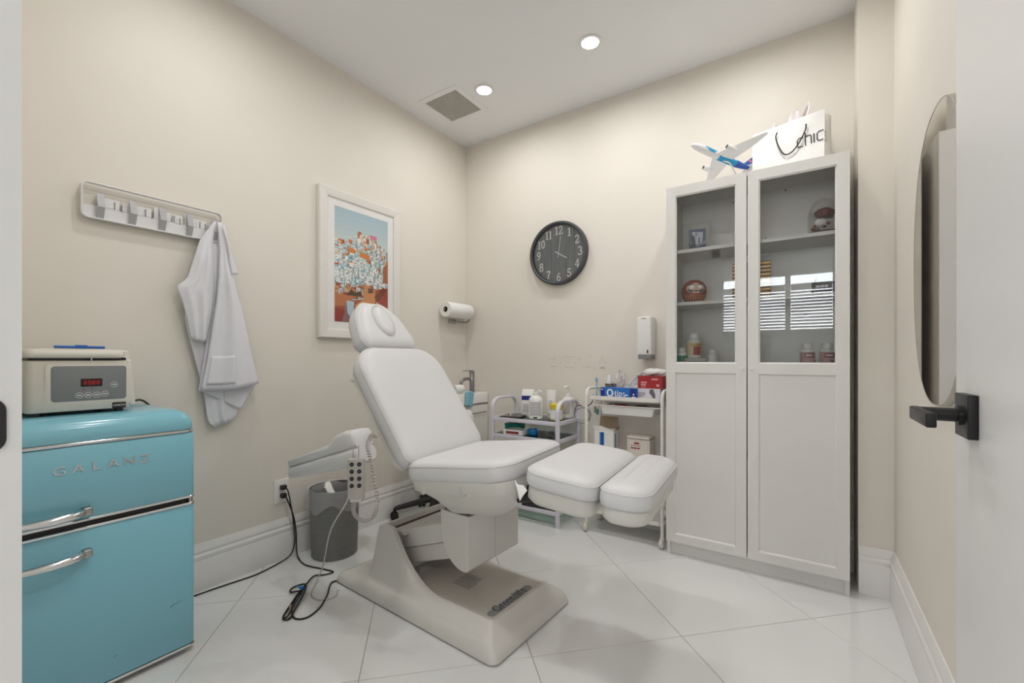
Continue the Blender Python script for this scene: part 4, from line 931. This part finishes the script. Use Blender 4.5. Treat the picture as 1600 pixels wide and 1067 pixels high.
for x in (-W+.04, W-.012): rl.tube([(x, -D+.02, .790), (x, -D+.02, .824)], .003); rl.tube([(x, D-.02, .790), (x, D-.02, .824)], .003)
rl.build('drawer_rail', M_cw, c2, 40)
dr = thing('hanging_drawer', 'white plastic drawer hanging under the top tray of the castor cart', 'drawer', (-.885, (Y0+Y1)/2, .735))
ol = rr(-.165, .165, -.10, .10, .02, 5)
MB().loft([[(x, y, z) for x, y in inset(ol, d)] for d, z in ((.016, 0), (.010, .004), (0, .046), (-.006, .048), (-.006, .050), (.003, .050), (.013, .006), (.018, .004))]).build('bin', M_white, dr, 40)
def pouch(nm, loc, size, m, rz=0, ry=0, seed=1, lab=None, cat='pouch', group=None, amp=.25):
    r2 = random.Random(seed); ph = [r2.uniform(0, 6.28) for _ in range(6)]
    mb = MB(); nu, nv = 18, 10; rings = []
    for i in range(nv+1):
        a = -PI/2+PI*min(max(i, .02), nv-.02)/nv; ring = []
        for j in range(nu):
            b = 2*PI*j/nu; k = 1+amp*(math.sin(3*b+ph[0])*.4+math.sin(2*a+4*b+ph[1])*.35+math.sin(5*b+ph[2]-3*a)*.25)
            ca = math.copysign(abs(math.cos(a))**.6, math.cos(a))
            ring.append((size[0]*k*ca*math.copysign(abs(math.cos(b))**.7, math.cos(b)), size[1]*k*ca*math.copysign(abs(math.sin(b))**.7, math.sin(b)), size[2]*math.sin(a)*k))
        rings.append(ring)
    mb.loft(rings, True, True); zmin = min(p[2] for r in rings for p in r)
    M = Matrix.Rotation(rz, 4, 'Z') @ Matrix.Rotation(ry, 4, 'Y')
    zmin = min((M @ Vector(p)).z for r in rings for p in r)
    o = mb.build(nm, m, None, 50, M=Matrix.Translation((0, 0, -zmin)) @ M); o.location = loc
    if lab: tag(o, lab, cat, group)
    return o
pouch('red_sachet', (-.93, 2.60, .7415), (.06, .035, .026), M_red, .1, 0, 2, 'red sachet lying in the hanging drawer', 'sachet', amp=.12)
pouch('brown_sachet', (-.80, 2.60, .7415), (.062, .035, .026), mat('brown_film', '#6d4f44', .4), .1, 0, 5, 'brown sachet lying in the hanging drawer', 'sachet', amp=.12)
# cotton bud box
qb = thing('cotton_bud_box', 'blue cotton bud box with white lettering on the castor cart', 'box', (-.938, 2.592, TZ), 0)
MB().box(-.113, .113, -.032, .032, 0, .070).build('carton', M_blue, qb, 0)
QF = frame((0, -.0322, 0), (1, 0, 0), (0, 0, 1))
bars([(-.113, -.088, 0, .070)], QF, .0001).build('end_panel', M_dblue, qb, 0); bars([(.072, .113, 0, .070)], QF, .0001).build('end_panel', M_dblue, qb, 0)
ribbons('Q', .046, QF @ Matrix.Translation((-.050, .016, 0)), sx=1.05).build('lettering', M_wink, qb, 0)
ribbons('-tips', .036, QF @ Matrix.Translation((.004, .020, 0)), sx=1.05).build('lettering', M_wink, qb, 0)
bars([(.084, .106, .006, .022), (.09, .099, .030, .039), (-.109, -.098, .008, .016), (-.109, -.096, .056, .062)], QF, .0004).build('print', M_wink, qb, 0)
ribbons('-', .05, QF @ Matrix.Translation((.058, .012, 0)) @ Matrix.Rotation(.4, 4, 'Z'), sx=1.6).build('swab_mark', M_wink, qb, 0)
gb = thing('glove_box', 'white and grey glove box under the red one on the castor cart', 'box', (-.762, 2.640, TZ), 0)
MB().box(-.068, .068, -.055, .055, 0, .072).build('carton', mat('pale_lilac_card', '#dcd9e2', .5), gb, 0)
GF = frame((0, -.0552, 0), (1, 0, 0), (0, 0, 1))
MB().add([(x, y, .0004) for x, y in ((.006, .066), (.026, .070), (.034, .05), (.040, .03), (.036, .012), (.026, .016), (.018, .03), (.004, .045))], [tuple(range(8))], None, GF).build('glove_picture', mat('glove_grey', '#6d6a72', .6), gb, 0)
bars(words(-.058, -.02, .02, .05, 3, .45, 3), GF).build('print', M_gink, gb, 0)
rb = thing('glove_box', 'red glove box stacked on top of the white one on the castor cart', 'box', (-.752, 2.645, TZ+.0725), .0)
MB().box(-.074, .068, -.058, .058, 0, .072).build('carton', M_red, rb, 0)
RF = frame((0, -.0582, 0), (1, 0, 0), (0, 0, 1))
bars([(.006, .044, .050, .059), (-.056, -.022, .030, .040), (-.056, -.026, .016, .026), (.034, .052, .012, .026)]+words(-.056, -.004, .004, .012, 1, .5, 2), RF).build('print', mat('pink_ink', '#d99a9a', .6), rb, 0)
pouch('tissue', (-.745, 2.64, TZ+.1455), (.060, .04, .018), M_paper, .2, 0, 4, 'crumpled white tissue on top of the red glove box', 'tissue', amp=.35)
cu = thing('mesh_cup', 'black wire mesh cup behind the blue cotton bud box', 'cup', (-1.030, 2.672, TZ))
M_mesh = bpy.data.materials.new('wire_mesh'); M_mesh.use_nodes = True; b_ = M_mesh.node_tree.nodes['Principled BSDF']
b_.inputs['Base Color'].default_value = (.03, .025, .025, 1); b_.inputs['Alpha'].default_value = .62
MB().lathe([(.030, 0), (.034, .085)], n=24, cap1=False).build('mesh_wall', M_mesh, cu, 40)
MB().tube([(.034*math.cos(2*PI*k/24), .034*math.sin(2*PI*k/24), .086) for k in range(24)], .0025, 6, True).build('rim', M_dark, cu, 40)
bottle('roll_on_bottle', 'white rounded bottle top poking out of the mesh cup', 'bottle', (-1.036, 2.665, TZ+.002), [(.013, 0), (.015, .004), (.015, .10), (.014, .125), (.010, .137), (.003, .142)], M_white)
M_flo = mat('floral_film', '#cdd0d6', .35, var=.45, scale=55)
M_flo2 = mat('pink_floral_film', '#d9d2cf', .4, var=.3, scale=70)
pouch('floral_pouch', (-.992, 2.715, TZ), (.032, .018, .075), M_flo2, .3, .15, 7, 'upright floral plastic pouch behind the mesh cup', 'pouch')
pouch('floral_pouch', (-.890, 2.680, TZ), (.030, .020, .088), M_flo, .1, .72, 9, 'grey floral sachet leaning toward the red glove box', 'pouch')
pouch('floral_pouch', (-.865, 2.655, TZ), (.022, .018, .040), M_flo2, .0, .2, 12, 'small pale floral sachet against the glove boxes', 'pouch')
tbr = thing('toothbrush', 'pale blue brush standing upright at the left of the castor cart tray', 'brush', (-1.094, 2.60, TZ))
MB().tube([(0, 0, 0), (0, 0, .07), (.001, 0, .10)], .0038, 8).build('handle', mat('sky_blue', '#6fb6d6', .4), tbr, 40); MB().rbox(-.005, .005, -.008, .003, .098, .128, .002).build('head', MATS['sky_blue'], tbr, 40)
hk = thing('key_cluster', 'cluster of small clips hanging from the left end of the castor cart', 'clips', (-1.100, 2.62, .72))
MB().tube(smooth_path([(0, 0, .10), (.012, 0, .07), (.002, 0, .03), (-.01, 0, .06), (0, 0, .102)], 5), .002).build('ring', M_steel, hk, 40)
MB().rbox(-.006, .012, -.004, .004, .0, .035, .002).build('clip', mat('dull_teal', '#5a8f99', .5), hk, 40); MB().rbox(-.02, -.006, .0, .006, .01, .05, .002).build('clip', mat('olive_metal', '#8f8a6b', .5), hk, 40)
# open carton and kraft box on the middle tray
M_kraft = mat('kraft_card', '#a48f78', .8, var=.06)
wc = thing('carton', 'open white carton with blue stripes on the castor cart', 'box', (-1.045, 2.640, T2), .06)
MB().box(-.062, .062, -.05, .05, 0, .160).build('body', M_paper, wc, 0)
MB().add([(-.062, .05, .16), (.062, .05, .16), (.058, .062, .235), (-.058, .062, .235)], [(0, 1, 2, 3)]).build('flap', M_kraft, wc, 0, solid=.002)
MB().add([(-.062, -.05, .16), (.062, -.05, .16), (.03, -.054, .172), (-.012, -.058, .188), (-.07, -.058, .186)], [(0, 1, 2, 3, 4)]).build('flap', M_paper, wc, 0, solid=.002)
MB().add([(.062, -.05, .16), (.062, .05, .16), (.070, .05, .177), (.072, -.03, .172)], [(0, 1, 2, 3)]).build('flap', M_kraft, wc, 0, solid=.002)
bars([(-.028, .002, .06+.011*k, .069+.011*k) for k in range(8)]+[(-.018, -.004, .06, .147)], frame((0, -.0502, 0), (1, 0, 0), (0, 0, 1))).build('print', M_blue, wc, 0)
bars([(-.02, .0, .04, .14)], frame((.0622, .0, 0), (0, 1, 0), (0, 0, 1))).build('print', M_blue, wc, 0)
tk = thing('carton', 'small cream carton with red print on the castor cart', 'box', (-.828, 2.655, T2), .0)
MB().box(-.068, .068, -.055, .055, 0, .122).build('body', mat('cream_card', '#e2dad0', .7), tk, 0)
MB().rbox(-.068, .068, -.059, .052, .126, .140, .003).build('lid', mat('cream_card', '#e2dad0', .7), tk, 30)
KF = frame((0, -.0552, 0), (1, 0, 0), (0, 0, 1))
bars([(-.026, .006, .094, .104)]+words(-.045, .045, .080, .088, 1, .5, 3)+words(-.045, .045, .062, .076, 1, .6, 5), KF).build('print', M_rink, tk, 0)
bars([(-.057, -.056, .01, .115), (.056, .057, .01, .115), (-.057, .057, .114, .115)], KF).build('border', M_gink, tk, 0)
gg = thing('goggles', 'clear plastic goggles with purple strap hanging between the two carts', 'goggles', (-1.205, 2.63, .655), .3)
MB().grid(lambda u, t: (.055*math.cos(PI*(.1+.8*u)), -.03*math.sin(PI*u)*1.0, .015+.085*t+.012*math.sin(PI*u)), 16, 8).build('lens', M_film, gg, 60, solid=.002)
MB().tube([(.052*math.cos(a), -.032*abs(math.sin(a)), .055+.05*math.sin(a)) for a in [2*PI*k/28 for k in range(28)]], .004, 8, True).build('frame', mat('smoke_plastic', '#8d9496', .3), gg, 50)
MB().tube(smooth_path([(-.05, 0, .06), (-.045, -.01, .10), (-.02, -.012, .118), (.01, -.005, .105), (.05, .0, .125), (.073, .0, .16)], 5), .006, 8, sq=(.014, .004, (0, 1, 0))).build('strap', mat('purple_strap', '#5b2149', .6), gg, 50)
# ------------------------------------------------------------------ display cabinet
M_cab = mat('cabinet_white', '#e2e0dc', .4, var=.01)
CX0, CX1, CY0, CY1, CZ = -.634, .172, 2.495, 2.790, 2.018
cb = thing('display_cabinet', 'tall white display cabinet with glass upper doors and panelled lower doors', 'cabinet', (CX0, CY0, 0))
CW, CD = CX1-CX0, CY1-CY0
bx = MB()
bx.box(0, .018, .002, CD, 0, CZ); bx.box(CW-.018, CW, .002, CD, 0, CZ); bx.box(.018, CW-.018, .002, CD, CZ-.018, CZ); bx.box(.018, CW-.018, CD-.006, CD, .05, CZ-.018)
bx.box(.018, CW-.018, .002, CD-.006, .072, .09)
bx.build('carcass', M_cab, cb, 0)
MB().box(.018, CW-.018, .014, .03, 0.001, .071).build('plinth', M_cab, cb, 0)
for z in (.55, 1.032, 1.388, 1.676): MB().box(.019, CW-.019, .022, CD-.007, z-.018, z).build('shelf', M_cab, cb, 0)
pins = [(.019, .06, 1.93), (.30, .24, 1.955), (.55, .20, 1.96)]
for x, y, z in pins: MB().cyl((x, y, z), (x+.006, y, z), .004).build('shelf_pin', M_dark, cb, 30)
def cdoor(x0, x1, knobx):
    w_ = x1-x0; y0, y1 = -.020, -.001; z0, z1 = .075, CZ-.004; st_ = .047; zb, zt = .120, 1.965; zm0, zm1 = 1.002, 1.052
    root = MB()
    root.box(x0, x0+st_, y0, y1, z0, z1); root.box(x1-st_, x1, y0, y1, z0, z1)
    for a, b in ((z0, zb), (zm0, zm1), (zt, z1)): root.box(x0+st_, x1-st_, y0, y1, a, b)
    for a, b in ((zb, zm0), (zm1, zt)):   # sloping bead round each panel
        q = [(x0+st_, a), (x1-st_, a), (x1-st_, b), (x0+st_, b)]; qi = inset(q, .007)
        root.loft([[(x, y0+.001, z) for x, z in q], [(x, y0+.009, z) for x, z in qi], [(x, y0+.012, z) for x, z in qi]], False, False)
    d_ = root.build('door', M_cab, cb, 0)
    MB().box(x0+st_+.001, x1-st_-.001, y0+.009, y0+.014, zb+.001, zm0-.001).build('panel', M_cab, d_, 0)
    MB().box(x0+st_+.001, x1-st_-.001, y0+.010, y0+.0135, zm1+.001, zt-.001).build('pane', M_glass, d_, 0)
    MB().lathe([(.004, 0), (.004, .008), (.0085, .012), (.0085, .017), (.006, .020)], n=16, M=frame((knobx, y0, 1.027), (1, 0, 0), (0, 0, 1), (0, -1, 0))).build('knob', M_cab, d_, 30)
mid = -.238-CX0
cdoor(.001, mid-.0025, mid-.022); cdoor(mid+.0025, CW-.001, mid+.022)
# contents
S1, S2_, S3 = 1.676, 1.388, 1.032
ph_ = thing('photo_frame', 'clear photo frame with a blue picture of a white building in the cabinet', 'photo frame', (-.512, 2.655, S1+.0005), math.radians(12))
TM = Matrix.Rotation(math.radians(-10), 4, 'X')
MB().rbox(-.072, .072, -.006, .006, .001, .182, .002, M=TM).build('glass_block', mat('cloudy_glass', '#cfd0cb', .15, alpha=.45), ph_, 30)
pc = MB()
def ppq(pts, c): pc.add([(x, -.0066-.00001*len(pc.f), z) for x, z in pts], [tuple(range(len(pts)))], lin(c), TM)
ppq([(-.038, .02), (.05, .02), (.05, .145), (-.038, .145)], '#5d708f'); ppq([(-.038, .02), (.05, .02), (.05, .05), (-.038, .07)], '#39455c'); ppq([(-.03, .055), (.03, .05), (.036, .125), (-.02, .13)], '#c6cdd8')
ppq([(-.026, .05), (-.002, .045), (-.008, .10), (-.02, .115), (-.028, .10)], '#4a5060'); ppq([(.012, .06), (.018, .06), (.018, .095), (.012, .095)], '#55607a'); ppq([(0, .035), (.05, .055), (.05, .075), (0, .05)], '#8795ad')
pc.build('picture', vcolmat('print_ink'), ph_, 0); MB().tube([(0, .005, .12), (0, .06, .002)], .003).build('prop', M_steel, ph_, 40)
# daruma doll
da = thing('daruma_doll', 'round red daruma doll with painted face on the cabinet shelf', 'doll', (-.513, 2.60, S2_+.0005), math.radians(20))
DP = [(.030, 0), (.048, .006), (.061, .028), (.066, .058), (.062, .088), (.048, .112), (.028, .125), (.001, .130)]
MB().lathe(DP, n=32, cap1=False).build('body', mat('daruma_red', '#8f2a22', .35, var=.2, scale=25), da, 60)
def dsurf(a, z, e=.0012):
    for (r0, z0), (r1, z1) in zip(DP, DP[1:]):
        if z0 <= z <= z1: r = r0+(r1-r0)*(z-z0)/(z1-z0); break
    an = -PI/2+a; return ((r+e)*math.cos(an), (r+e)*math.sin(an), z)
def dpatch(nm, pts, m, e=.0012): 
    n = 10; c0 = (sum(p[0] for p in pts)/len(pts), sum(p[1] for p in pts)/len(pts))
    mb = MB(); rings = [[dsurf(c0[0]+(a-c0[0])*f, c0[1]+(z-c0[1])*f, e) for a, z in pts] for f in (.02, .35, .7, 1)]
    mb.loft(rings, True, False).build(nm, m, da, 60)
el = lambda ca, cz, ra, rz_, n=20: [(ca+ra*math.cos(2*PI*k/n), cz+rz_*math.sin(2*PI*k/n)) for k in range(n)]
dpatch('face', el(0, .076, .80, .030), mat('daruma_face', '#d9b9a4', .5)); 
for s in (-1, 1):
    dpatch('eye', el(s*.33, .083, .19, .012), M_paper, .0022); dpatch('brow', [(s*.12, .092), (s*.30, .101), (s*.52, .098), (s*.62, .086), (s*.5, .094), (s*.3, .096)][::s], M_ink, .0026)
    dpatch('beard', [(s*.2, .062), (s*.45, .066), (s*.66, .075), (s*.62, .060), (s*.4, .052), (s*.22, .052)][::s], mat('beard_grey', '#4c4a52', .6), .0024)
dpatch('mouth', [(-.2, .058), (0, .064), (.2, .058), (0, .054)], mat('mouth_red', '#7c2b28', .5), .0026)
M_gold = mat('gold_paint', '#c79d52', .35, metal=.4)
for k in range(9):
    a = -.9+k*.225; dpatch('stripe', [(a-.03, .012), (a+.03, .012), (a+.035, .040), (a-.035, .040)], M_gold, .002)
# gold corrugated box
gbx = thing('gold_box', 'gold ribbed gift box standing on the cabinet shelf behind the door gap', 'box', (-.232, 2.62, S2_+.0005), 0)
M_gold2 = mat('gold_foil', '#b8934a', .3, metal=.7, var=.15, scale=20)
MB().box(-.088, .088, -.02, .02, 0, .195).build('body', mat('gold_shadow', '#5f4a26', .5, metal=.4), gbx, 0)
for k in range(10): MB().rbox(-.09, .09, -.027, -.019, .003+k*.0193, .016+k*.0193, .0035).build('rib', M_gold2, gbx, 40)
MB().lathe([(.01, 0), (.01, .004), (.006, .006)], n=16, M=frame((.055, -.027, .062), (1, 0, 0), (0, 0, 1), (0, -1, 0))).build('seal', mat('seal_brown', '#6a4a35', .5), gbx, 30)
sg = thing('sign_card', 'black card sign with white lettering on the right of the cabinet shelf', 'sign', (.085, 2.60, S2_+.0005), 0)
MB().box(-.055, .052, -.003, .003, 0, .062).build('card', M_ink, sg, 0); MB().lathe([(.008, 0), (.011, .01), (.006, .022)], (-.038, .02, .062-.0), 12).build('knob', M_ink, sg, 40)
MB().box(-.042, -.034, .003, .03, 0, .064).build('stand', M_ink, sg, 0)
bars(words(-.038, .045, .034, .048, 1, .8, 6)+words(-.01, .03, .022, .030, 1, .6, 7), frame((0, -.0032, 0), (1, 0, 0), (0, 0, 1))).build('print', M_lgrey, sg, 0)
# glass dome with preserved rose
gd = thing('glass_dome', 'glass dome with a dark red preserved rose on the top right cabinet shelf', 'ornament', (.078, 2.625, S1+.0005))
MB().lathe([(.070, 0), (.074, .004), (.074, .014), (.066, .018)], n=32).build('base', mat('walnut', '#4a3326', .5), gd, 40)
MB().lathe([(.064, .018), (.064, .10), (.058, .14), (.042, .168), (.02, .182), (.001, .185)], n=32, cap0=False, cap1=False).build('dome', M_thin, gd, 60)
M_rose = mat('dried_rose', '#6b2b2c', .7, var=.2, scale=40); rnd = random.Random(8)
for k in range(14):
    a = k*2.4; r = .008+.002*k; z = .125-.0015*k
    MB().grid(lambda u, t: (.004+(r+.010*t)*math.cos(a+1.6*(u-.5)), (r+.010*t)*math.sin(a+1.6*(u-.5)), z-.015+.028*t-.008*(u-.5)**2), 6, 4).build('petal', M_rose, gd, 60, solid=.001)
MB().sph((-.01, -.005, .068), (.026, .022, .022), 14, 10).build('rabbit', M_paper, gd, 60)
for k in range(18):
    a = rnd.uniform(0, 6.28); r = rnd.uniform(.02, .05); z = rnd.uniform(.025, .11) if k > 8 else rnd.uniform(.02, .04)
    MB().sph((r*math.cos(a), r*math.sin(a), z), (rnd.uniform(.008, .014), rnd.uniform(.006, .012), .007), 8, 6).build('leaf', (mat('dry_leaf', '#5a4c3e', .8), M_rose, mat('tan_moss', '#8b6d52', .8))[k % 3], gd, 50)
tr_ = thing('trinket', 'tiny dark trinket at the left of the upper right cabinet shelf', 'ornament', (-.165, 2.60, S1+.0005))
MB().lathe([(.018, 0), (.018, .006), (.008, .012), (.006, .02), (.001, .024)], n=14).build('body', M_dark, tr_, 40)
# supplement bottles
def pill(loc, s, ml, lab, lz=(.018, .062), cap=M_white):
    return bottle('pill_bottle', lab, 'bottle', loc, [(.026*s, 0), (.029*s, .004*s), (.029*s, .068*s), (.024*s, .080*s), (.017*s, .084*s)], M_white, ((.0294*s, lz[0]*s, lz[1]*s, ml, CAMA-1.5, CAMA+1.5),), [(.020*s, .083*s), (.020*s, .104*s), (.018*s, .106*s)], cap, group='supplement bottles in the cabinet')
bk = thing('booklet_box', 'flat black and white box under the tall supplement bottle', 'box', (-.500, 2.60, S3+.0005))
MB().box(-.056, .056, -.04, .04, 0, .030).build('carton', M_ink, bk, 0); MB().box(-.054, .058, -.038, .042, .0305, .047).build('lid', M_lgrey, bk, 0)
pill((-.575, 2.585, S3+.0005), 1.0, mat('green_label', '#2f9d7a', .5), 'supplement bottle with green label at the left end of the cabinet')
tp = pill((-.514, 2.605, S3+.048), 1.3, mat('cream_label', '#e2d3b0', .5), 'tall supplement bottle with red and gold label on the flat box', (.012, .066))
n = 12; MB().loft([[(.0388*math.cos(a), .0388*math.sin(a), z) for a in [CAMA-.35+1.1*j/n for j in range(n+1)]] for z in (.018, .066)], False, False, False).build('red_panel', M_red, tp, 40)
MB().loft([[(.0388*math.cos(a), .0388*math.sin(a), z) for a in [CAMA-.6+1.5*j/n for j in range(n+1)]] for z in (.068, .080)], False, False, False).build('gold_panel', M_gold, tp, 40)
pill((-.418, 2.605, S3+.0005), .9, M_paper, 'plain white supplement bottle to the right of the flat box')
M_sal = mat('salmon_label', '#c08a84', .5)
for k, (x, lab, ha) in enumerate(((.012, 'supplement bottle with pink heart label, left of the pair', CAMA+.75), (.092, 'supplement bottle with pink heart label, right of the pair', CAMA+.15))):
    p_ = pill((x, 2.60, S3+.0005), 1.13, M_sal, lab, (.012, .068)); R_ = .0338
    MB().loft([[(R_*math.cos(a), R_*math.sin(a), z) for a in [CAMA-.8+1.4*j/12 for j in range(13)]] for z in (.049, .074)], False, False, False).build('red_panel', mat('maroon_label', '#7e2730', .5), p_, 40)
    hs = [(.0085*math.sin(t)**3*1.15, .0007*(13*math.cos(t)-5*math.cos(2*t)-2*math.cos(3*t)-math.cos(4*t))) for t in [2*PI*k2/24 for k2 in range(24)]]
    MB().loft([[((R_+.0003)*math.cos(ha+x_/R_*f), (R_+.0003)*math.sin(ha+x_/R_*f), .032+y_*f) for x_, y_ in hs] for f in (.02, .5, 1)], True, False).build('heart', M_rink, p_, 40)
    MB().loft([[(R_*1.004*math.cos(a), R_*1.004*math.sin(a), z) for a in [CAMA-.6+.8*j/8 for j in range(9)]] for z in (.058, .064)], False, False, False).build('print', M_wink, p_, 40)
# ------------------------------------------------------------------ on top of the cabinet
sb = thing('shopping_bag', 'white paper shopping bag with black lettering and cord handles on the cabinet', 'shopping bag', (-.060, 2.668, CZ+.0005), math.radians(-17))
BW_, BD_, BH_ = .163, .055, .258
o0 = [(-BW_, -BD_), (BW_, -BD_), (BW_, 0), (BW_, BD_), (-BW_, BD_), (-BW_, 0)]
o1 = [(-BW_, -BD_*.9), (BW_, -BD_*.9), (BW_-.010, 0), (BW_, BD_*.9), (-BW_, BD_*.9), (-BW_+.010, 0)]
MB().loft([[(x, y, z) for x, y in o] for o, z in ((o0, 0), (o1, BH_))], True, False).build('bag', M_paper, sb, 10, solid=-.0012)
SF = frame((0, -BD_-.0006, 0), (1, 0, 0), (0, .02, 1))
hp = [(.068+.002, .155), (.066, .125), (.040, .075), (.008, .040), (-.025, .040), (-.05, .085), (-.065, .14), (-.058, .165)]
MB().tube(smooth_path([(x-.01+.03, -BD_-.008, z+.055) for x, z in hp], 6), .0032, 8).build('cord_handle', M_dark, sb, 60)
MB().tube(smooth_path([(-.06, BD_*.9, .215), (-.04, BD_+.006, .26), (.04, BD_+.006, .26), (.06, BD_*.9, .215)], 6), .003, 8).build('cord_handle', M_dark, sb, 60)
ribbons('chic', .047, SF @ Matrix.Translation((.046, .108, .002)) @ Matrix.Rotation(0.03, 4, 'Z'), THIN, 0, sx=.92).build('lettering', M_ink, sb, 0)
ribbons('s', .044, frame((BW_+.0006, -.048, .108), (0, 1, 0), (0, 0, 1)), THIN, 0, sx=.8).build('lettering', M_ink, sb, 0)
def tis(nm, x, y, h, w_, sd):
    r2 = random.Random(sd); p = [r2.uniform(0, 6) for _ in range(4)]
    MB().grid(lambda u, t: (x+w_*(u-.5)*(1-.6*t)+.012*math.sin(4*t+p[0]), y+.012*math.sin(7*u+p[1])*(1-t*.3), .215+h*1.2*t*(1-.5*abs(u-.5))), 12, 10).build(nm, mat('tissue_paper', '#f1eaea', .8), sb, 70, solid=.001)
tis('tissue_sheet', .03, .0, .105, .10, 3); tis('tissue_sheet', .065, .012, .125, .05, 5); tis('tissue_sheet', -.07, .01, .075, .07, 7)
# model airliner
cR = Vector((math.cos(math.radians(33.8)), math.sin(math.radians(33.8)), 0)); cU = Vector((0, 0, 1)); cT = Vector((math.sin(math.radians(33.8)), -math.cos(math.radians(33.8)), 0))
nf = (cR*-.385+cU*.101+cT*.10).normalized(); wv = (cR*.08+cU*.037+cT*.17); wv = (wv-nf*wv.dot(nf)).normalized(); up = wv.cross(nf)
if up.z < 0: up = -up
pc0 = Vector((-.362, 2.5615, 2.149))
ap = thing('model_airplane', 'white and blue model airliner on a curved stand on top of the cabinet', 'model airplane', (-.362, 2.60, CZ+.0005))
AM = Matrix.Translation(Vector(pc0)-Vector((-.362, 2.60, CZ+.0005))) @ frame((0, 0, 0), nf, wv, up)
def fus(x):
    if x > .13: t = (x-.13)/.07; return .0195*math.sqrt(max(0, 1-t*t))**1.0, -.004*t*t
    if x < -.07: t = (-.07-x)/.13; return .0195*(1-t**1.5*.88), .012*t*t
    return .0195, 0
M_apw = mat('plane_white', '#f1f1f2', .25); M_apb = mat('plane_cyan', '#1f9fd6', .25); M_apd = mat('plane_blue', '#1b55b0', .25)
def fring(x, a0, a1, e=0, n=20):
    r, zo = fus(x); r += e; return [(x, r*math.cos(a0+(a1-a0)*j/n), zo+r*math.sin(a0+(a1-a0)*j/n)) for j in range(n+1)]
xs = [.1995, .197, .19, .178, .16, .13, .09, .05, .01, -.03, -.07, -.10, -.13, -.16, -.185, -.199]
fz = MB().loft([fring(x, 0, 2*PI) for x in xs], True, True, False, AM).build('fuselage', M_apw, ap, 60)
MB().loft([fring(x, -PI*1.02, PI*.02, .0007) for x in (.03, .01, -.02, -.05, -.08)], False, False, False, AM).build('livery', M_apb, fz, 60)
MB().loft([fring(x, -PI*1.08, PI*.08, .0007) for x in (-.08, -.10, -.125, -.15, -.17)], False, False, False, AM).build('livery', M_apd, fz, 60)
for s0 in (0, PI):
    for k, (xa, xb, a_, b_2) in enumerate(((.125, .05, .0, .30), (.12, .06, .35, .55), (.11, .065, -.30, -.05), (.10, .06, -.55, -.35))):
        sg_ = 1 if s0 == 0 else -1
        MB().loft([fring(x, s0+sg_*a_, s0+sg_*b_2, .0008, 4) for x in (xa, (xa+xb)/2, xb)], False, False, False, AM).build('feather_mark', M_apb, fz, 60)
for s in (-1, 1):
    pts0 = [(.055, s*.012, -.008), (-.035, s*.012, -.008)]; rings = []
    for t in (0, .35, .7, 1): 
        y = s*(.012+.198*t); xl = .055-.125*t; ch = .085*(1-t)**.8+.016; z = -.008+.028*t
        rings.append([(xl, y, z), (xl-ch*.4, y, z+.006*(1-t)+.0012), (xl-ch, y, z), (xl-ch*.4, y, z-.003*(1-t)-.001)])
    wg = MB().loft(rings, True, True, True, AM).build('wing', M_apw, ap, 40)
    MB().loft([[(x-.05, s*.085+r*math.cos(2*PI*j/16), -.018+r*math.sin(2*PI*j/16)) for j in range(16)] for x, r in ((.10, .011), (.095, .0135), (.07, .0135), (.045, .009))], True, True, True, AM).build('engine', M_apw, wg, 50)
    MB().loft([[(.0505, s*.085+r*math.cos(2*PI*j/16), -.018+r*math.sin(2*PI*j/16)) for j in range(16)] for r in (.0095, .001)], False, True, True, AM).build('engine_intake', M_dark, wg, 50)
    MB().loft([[(-.155-.035*t, s*(.006+.075*t), .012+.006*t), (-.17-.03*t, s*(.006+.075*t), .0145+.006*t), (-.198-.012*t, s*(.006+.075*t), .012+.006*t), (-.17-.03*t, s*(.006+.075*t), .010+.006*t)] for t in (0, 1)], True, True, True, AM).build('tailplane', M_apw, ap, 40)
tf = MB().loft([[(-.13-.065*t, -.003*(1-.5*t), .012+.078*t), (-.13-.065*t, .003*(1-.5*t), .012+.078*t), (-.195-.022*t, .0015, .012+.078*t), (-.195-.022*t, -.0015, .012+.078*t)] for t in (0, 1)], True, True, True, AM).build('tail_fin', M_apd, ap, 30)
for s in (-1, 1): MB().lathe([(.011, 0), (.011, .0004)], n=16, M=AM @ frame((-.178, s*.003, .055), (1, 0, 0), (0, 0, 1), (0, -s, 0) if s > 0 else (0, 1, 0))).build('tail_emblem', mat('pink_emblem', '#c56f86', .5), tf, 30)
bel = AM @ Vector((-.005, 0, -.019)); 
MB().tube(smooth_path([tuple(bel), tuple(bel+Vector((.03, .01, -.015))), (.055, .005, .05), (.06, .005, .006)], 6), .004, 10).build('stand_arm', M_chrome, ap, 50)
MB().lathe([(.045, 0), (.045, .005), (.040, .007)], (.05, 0, 0), 32).build('stand_base', M_apw, ap, 40)
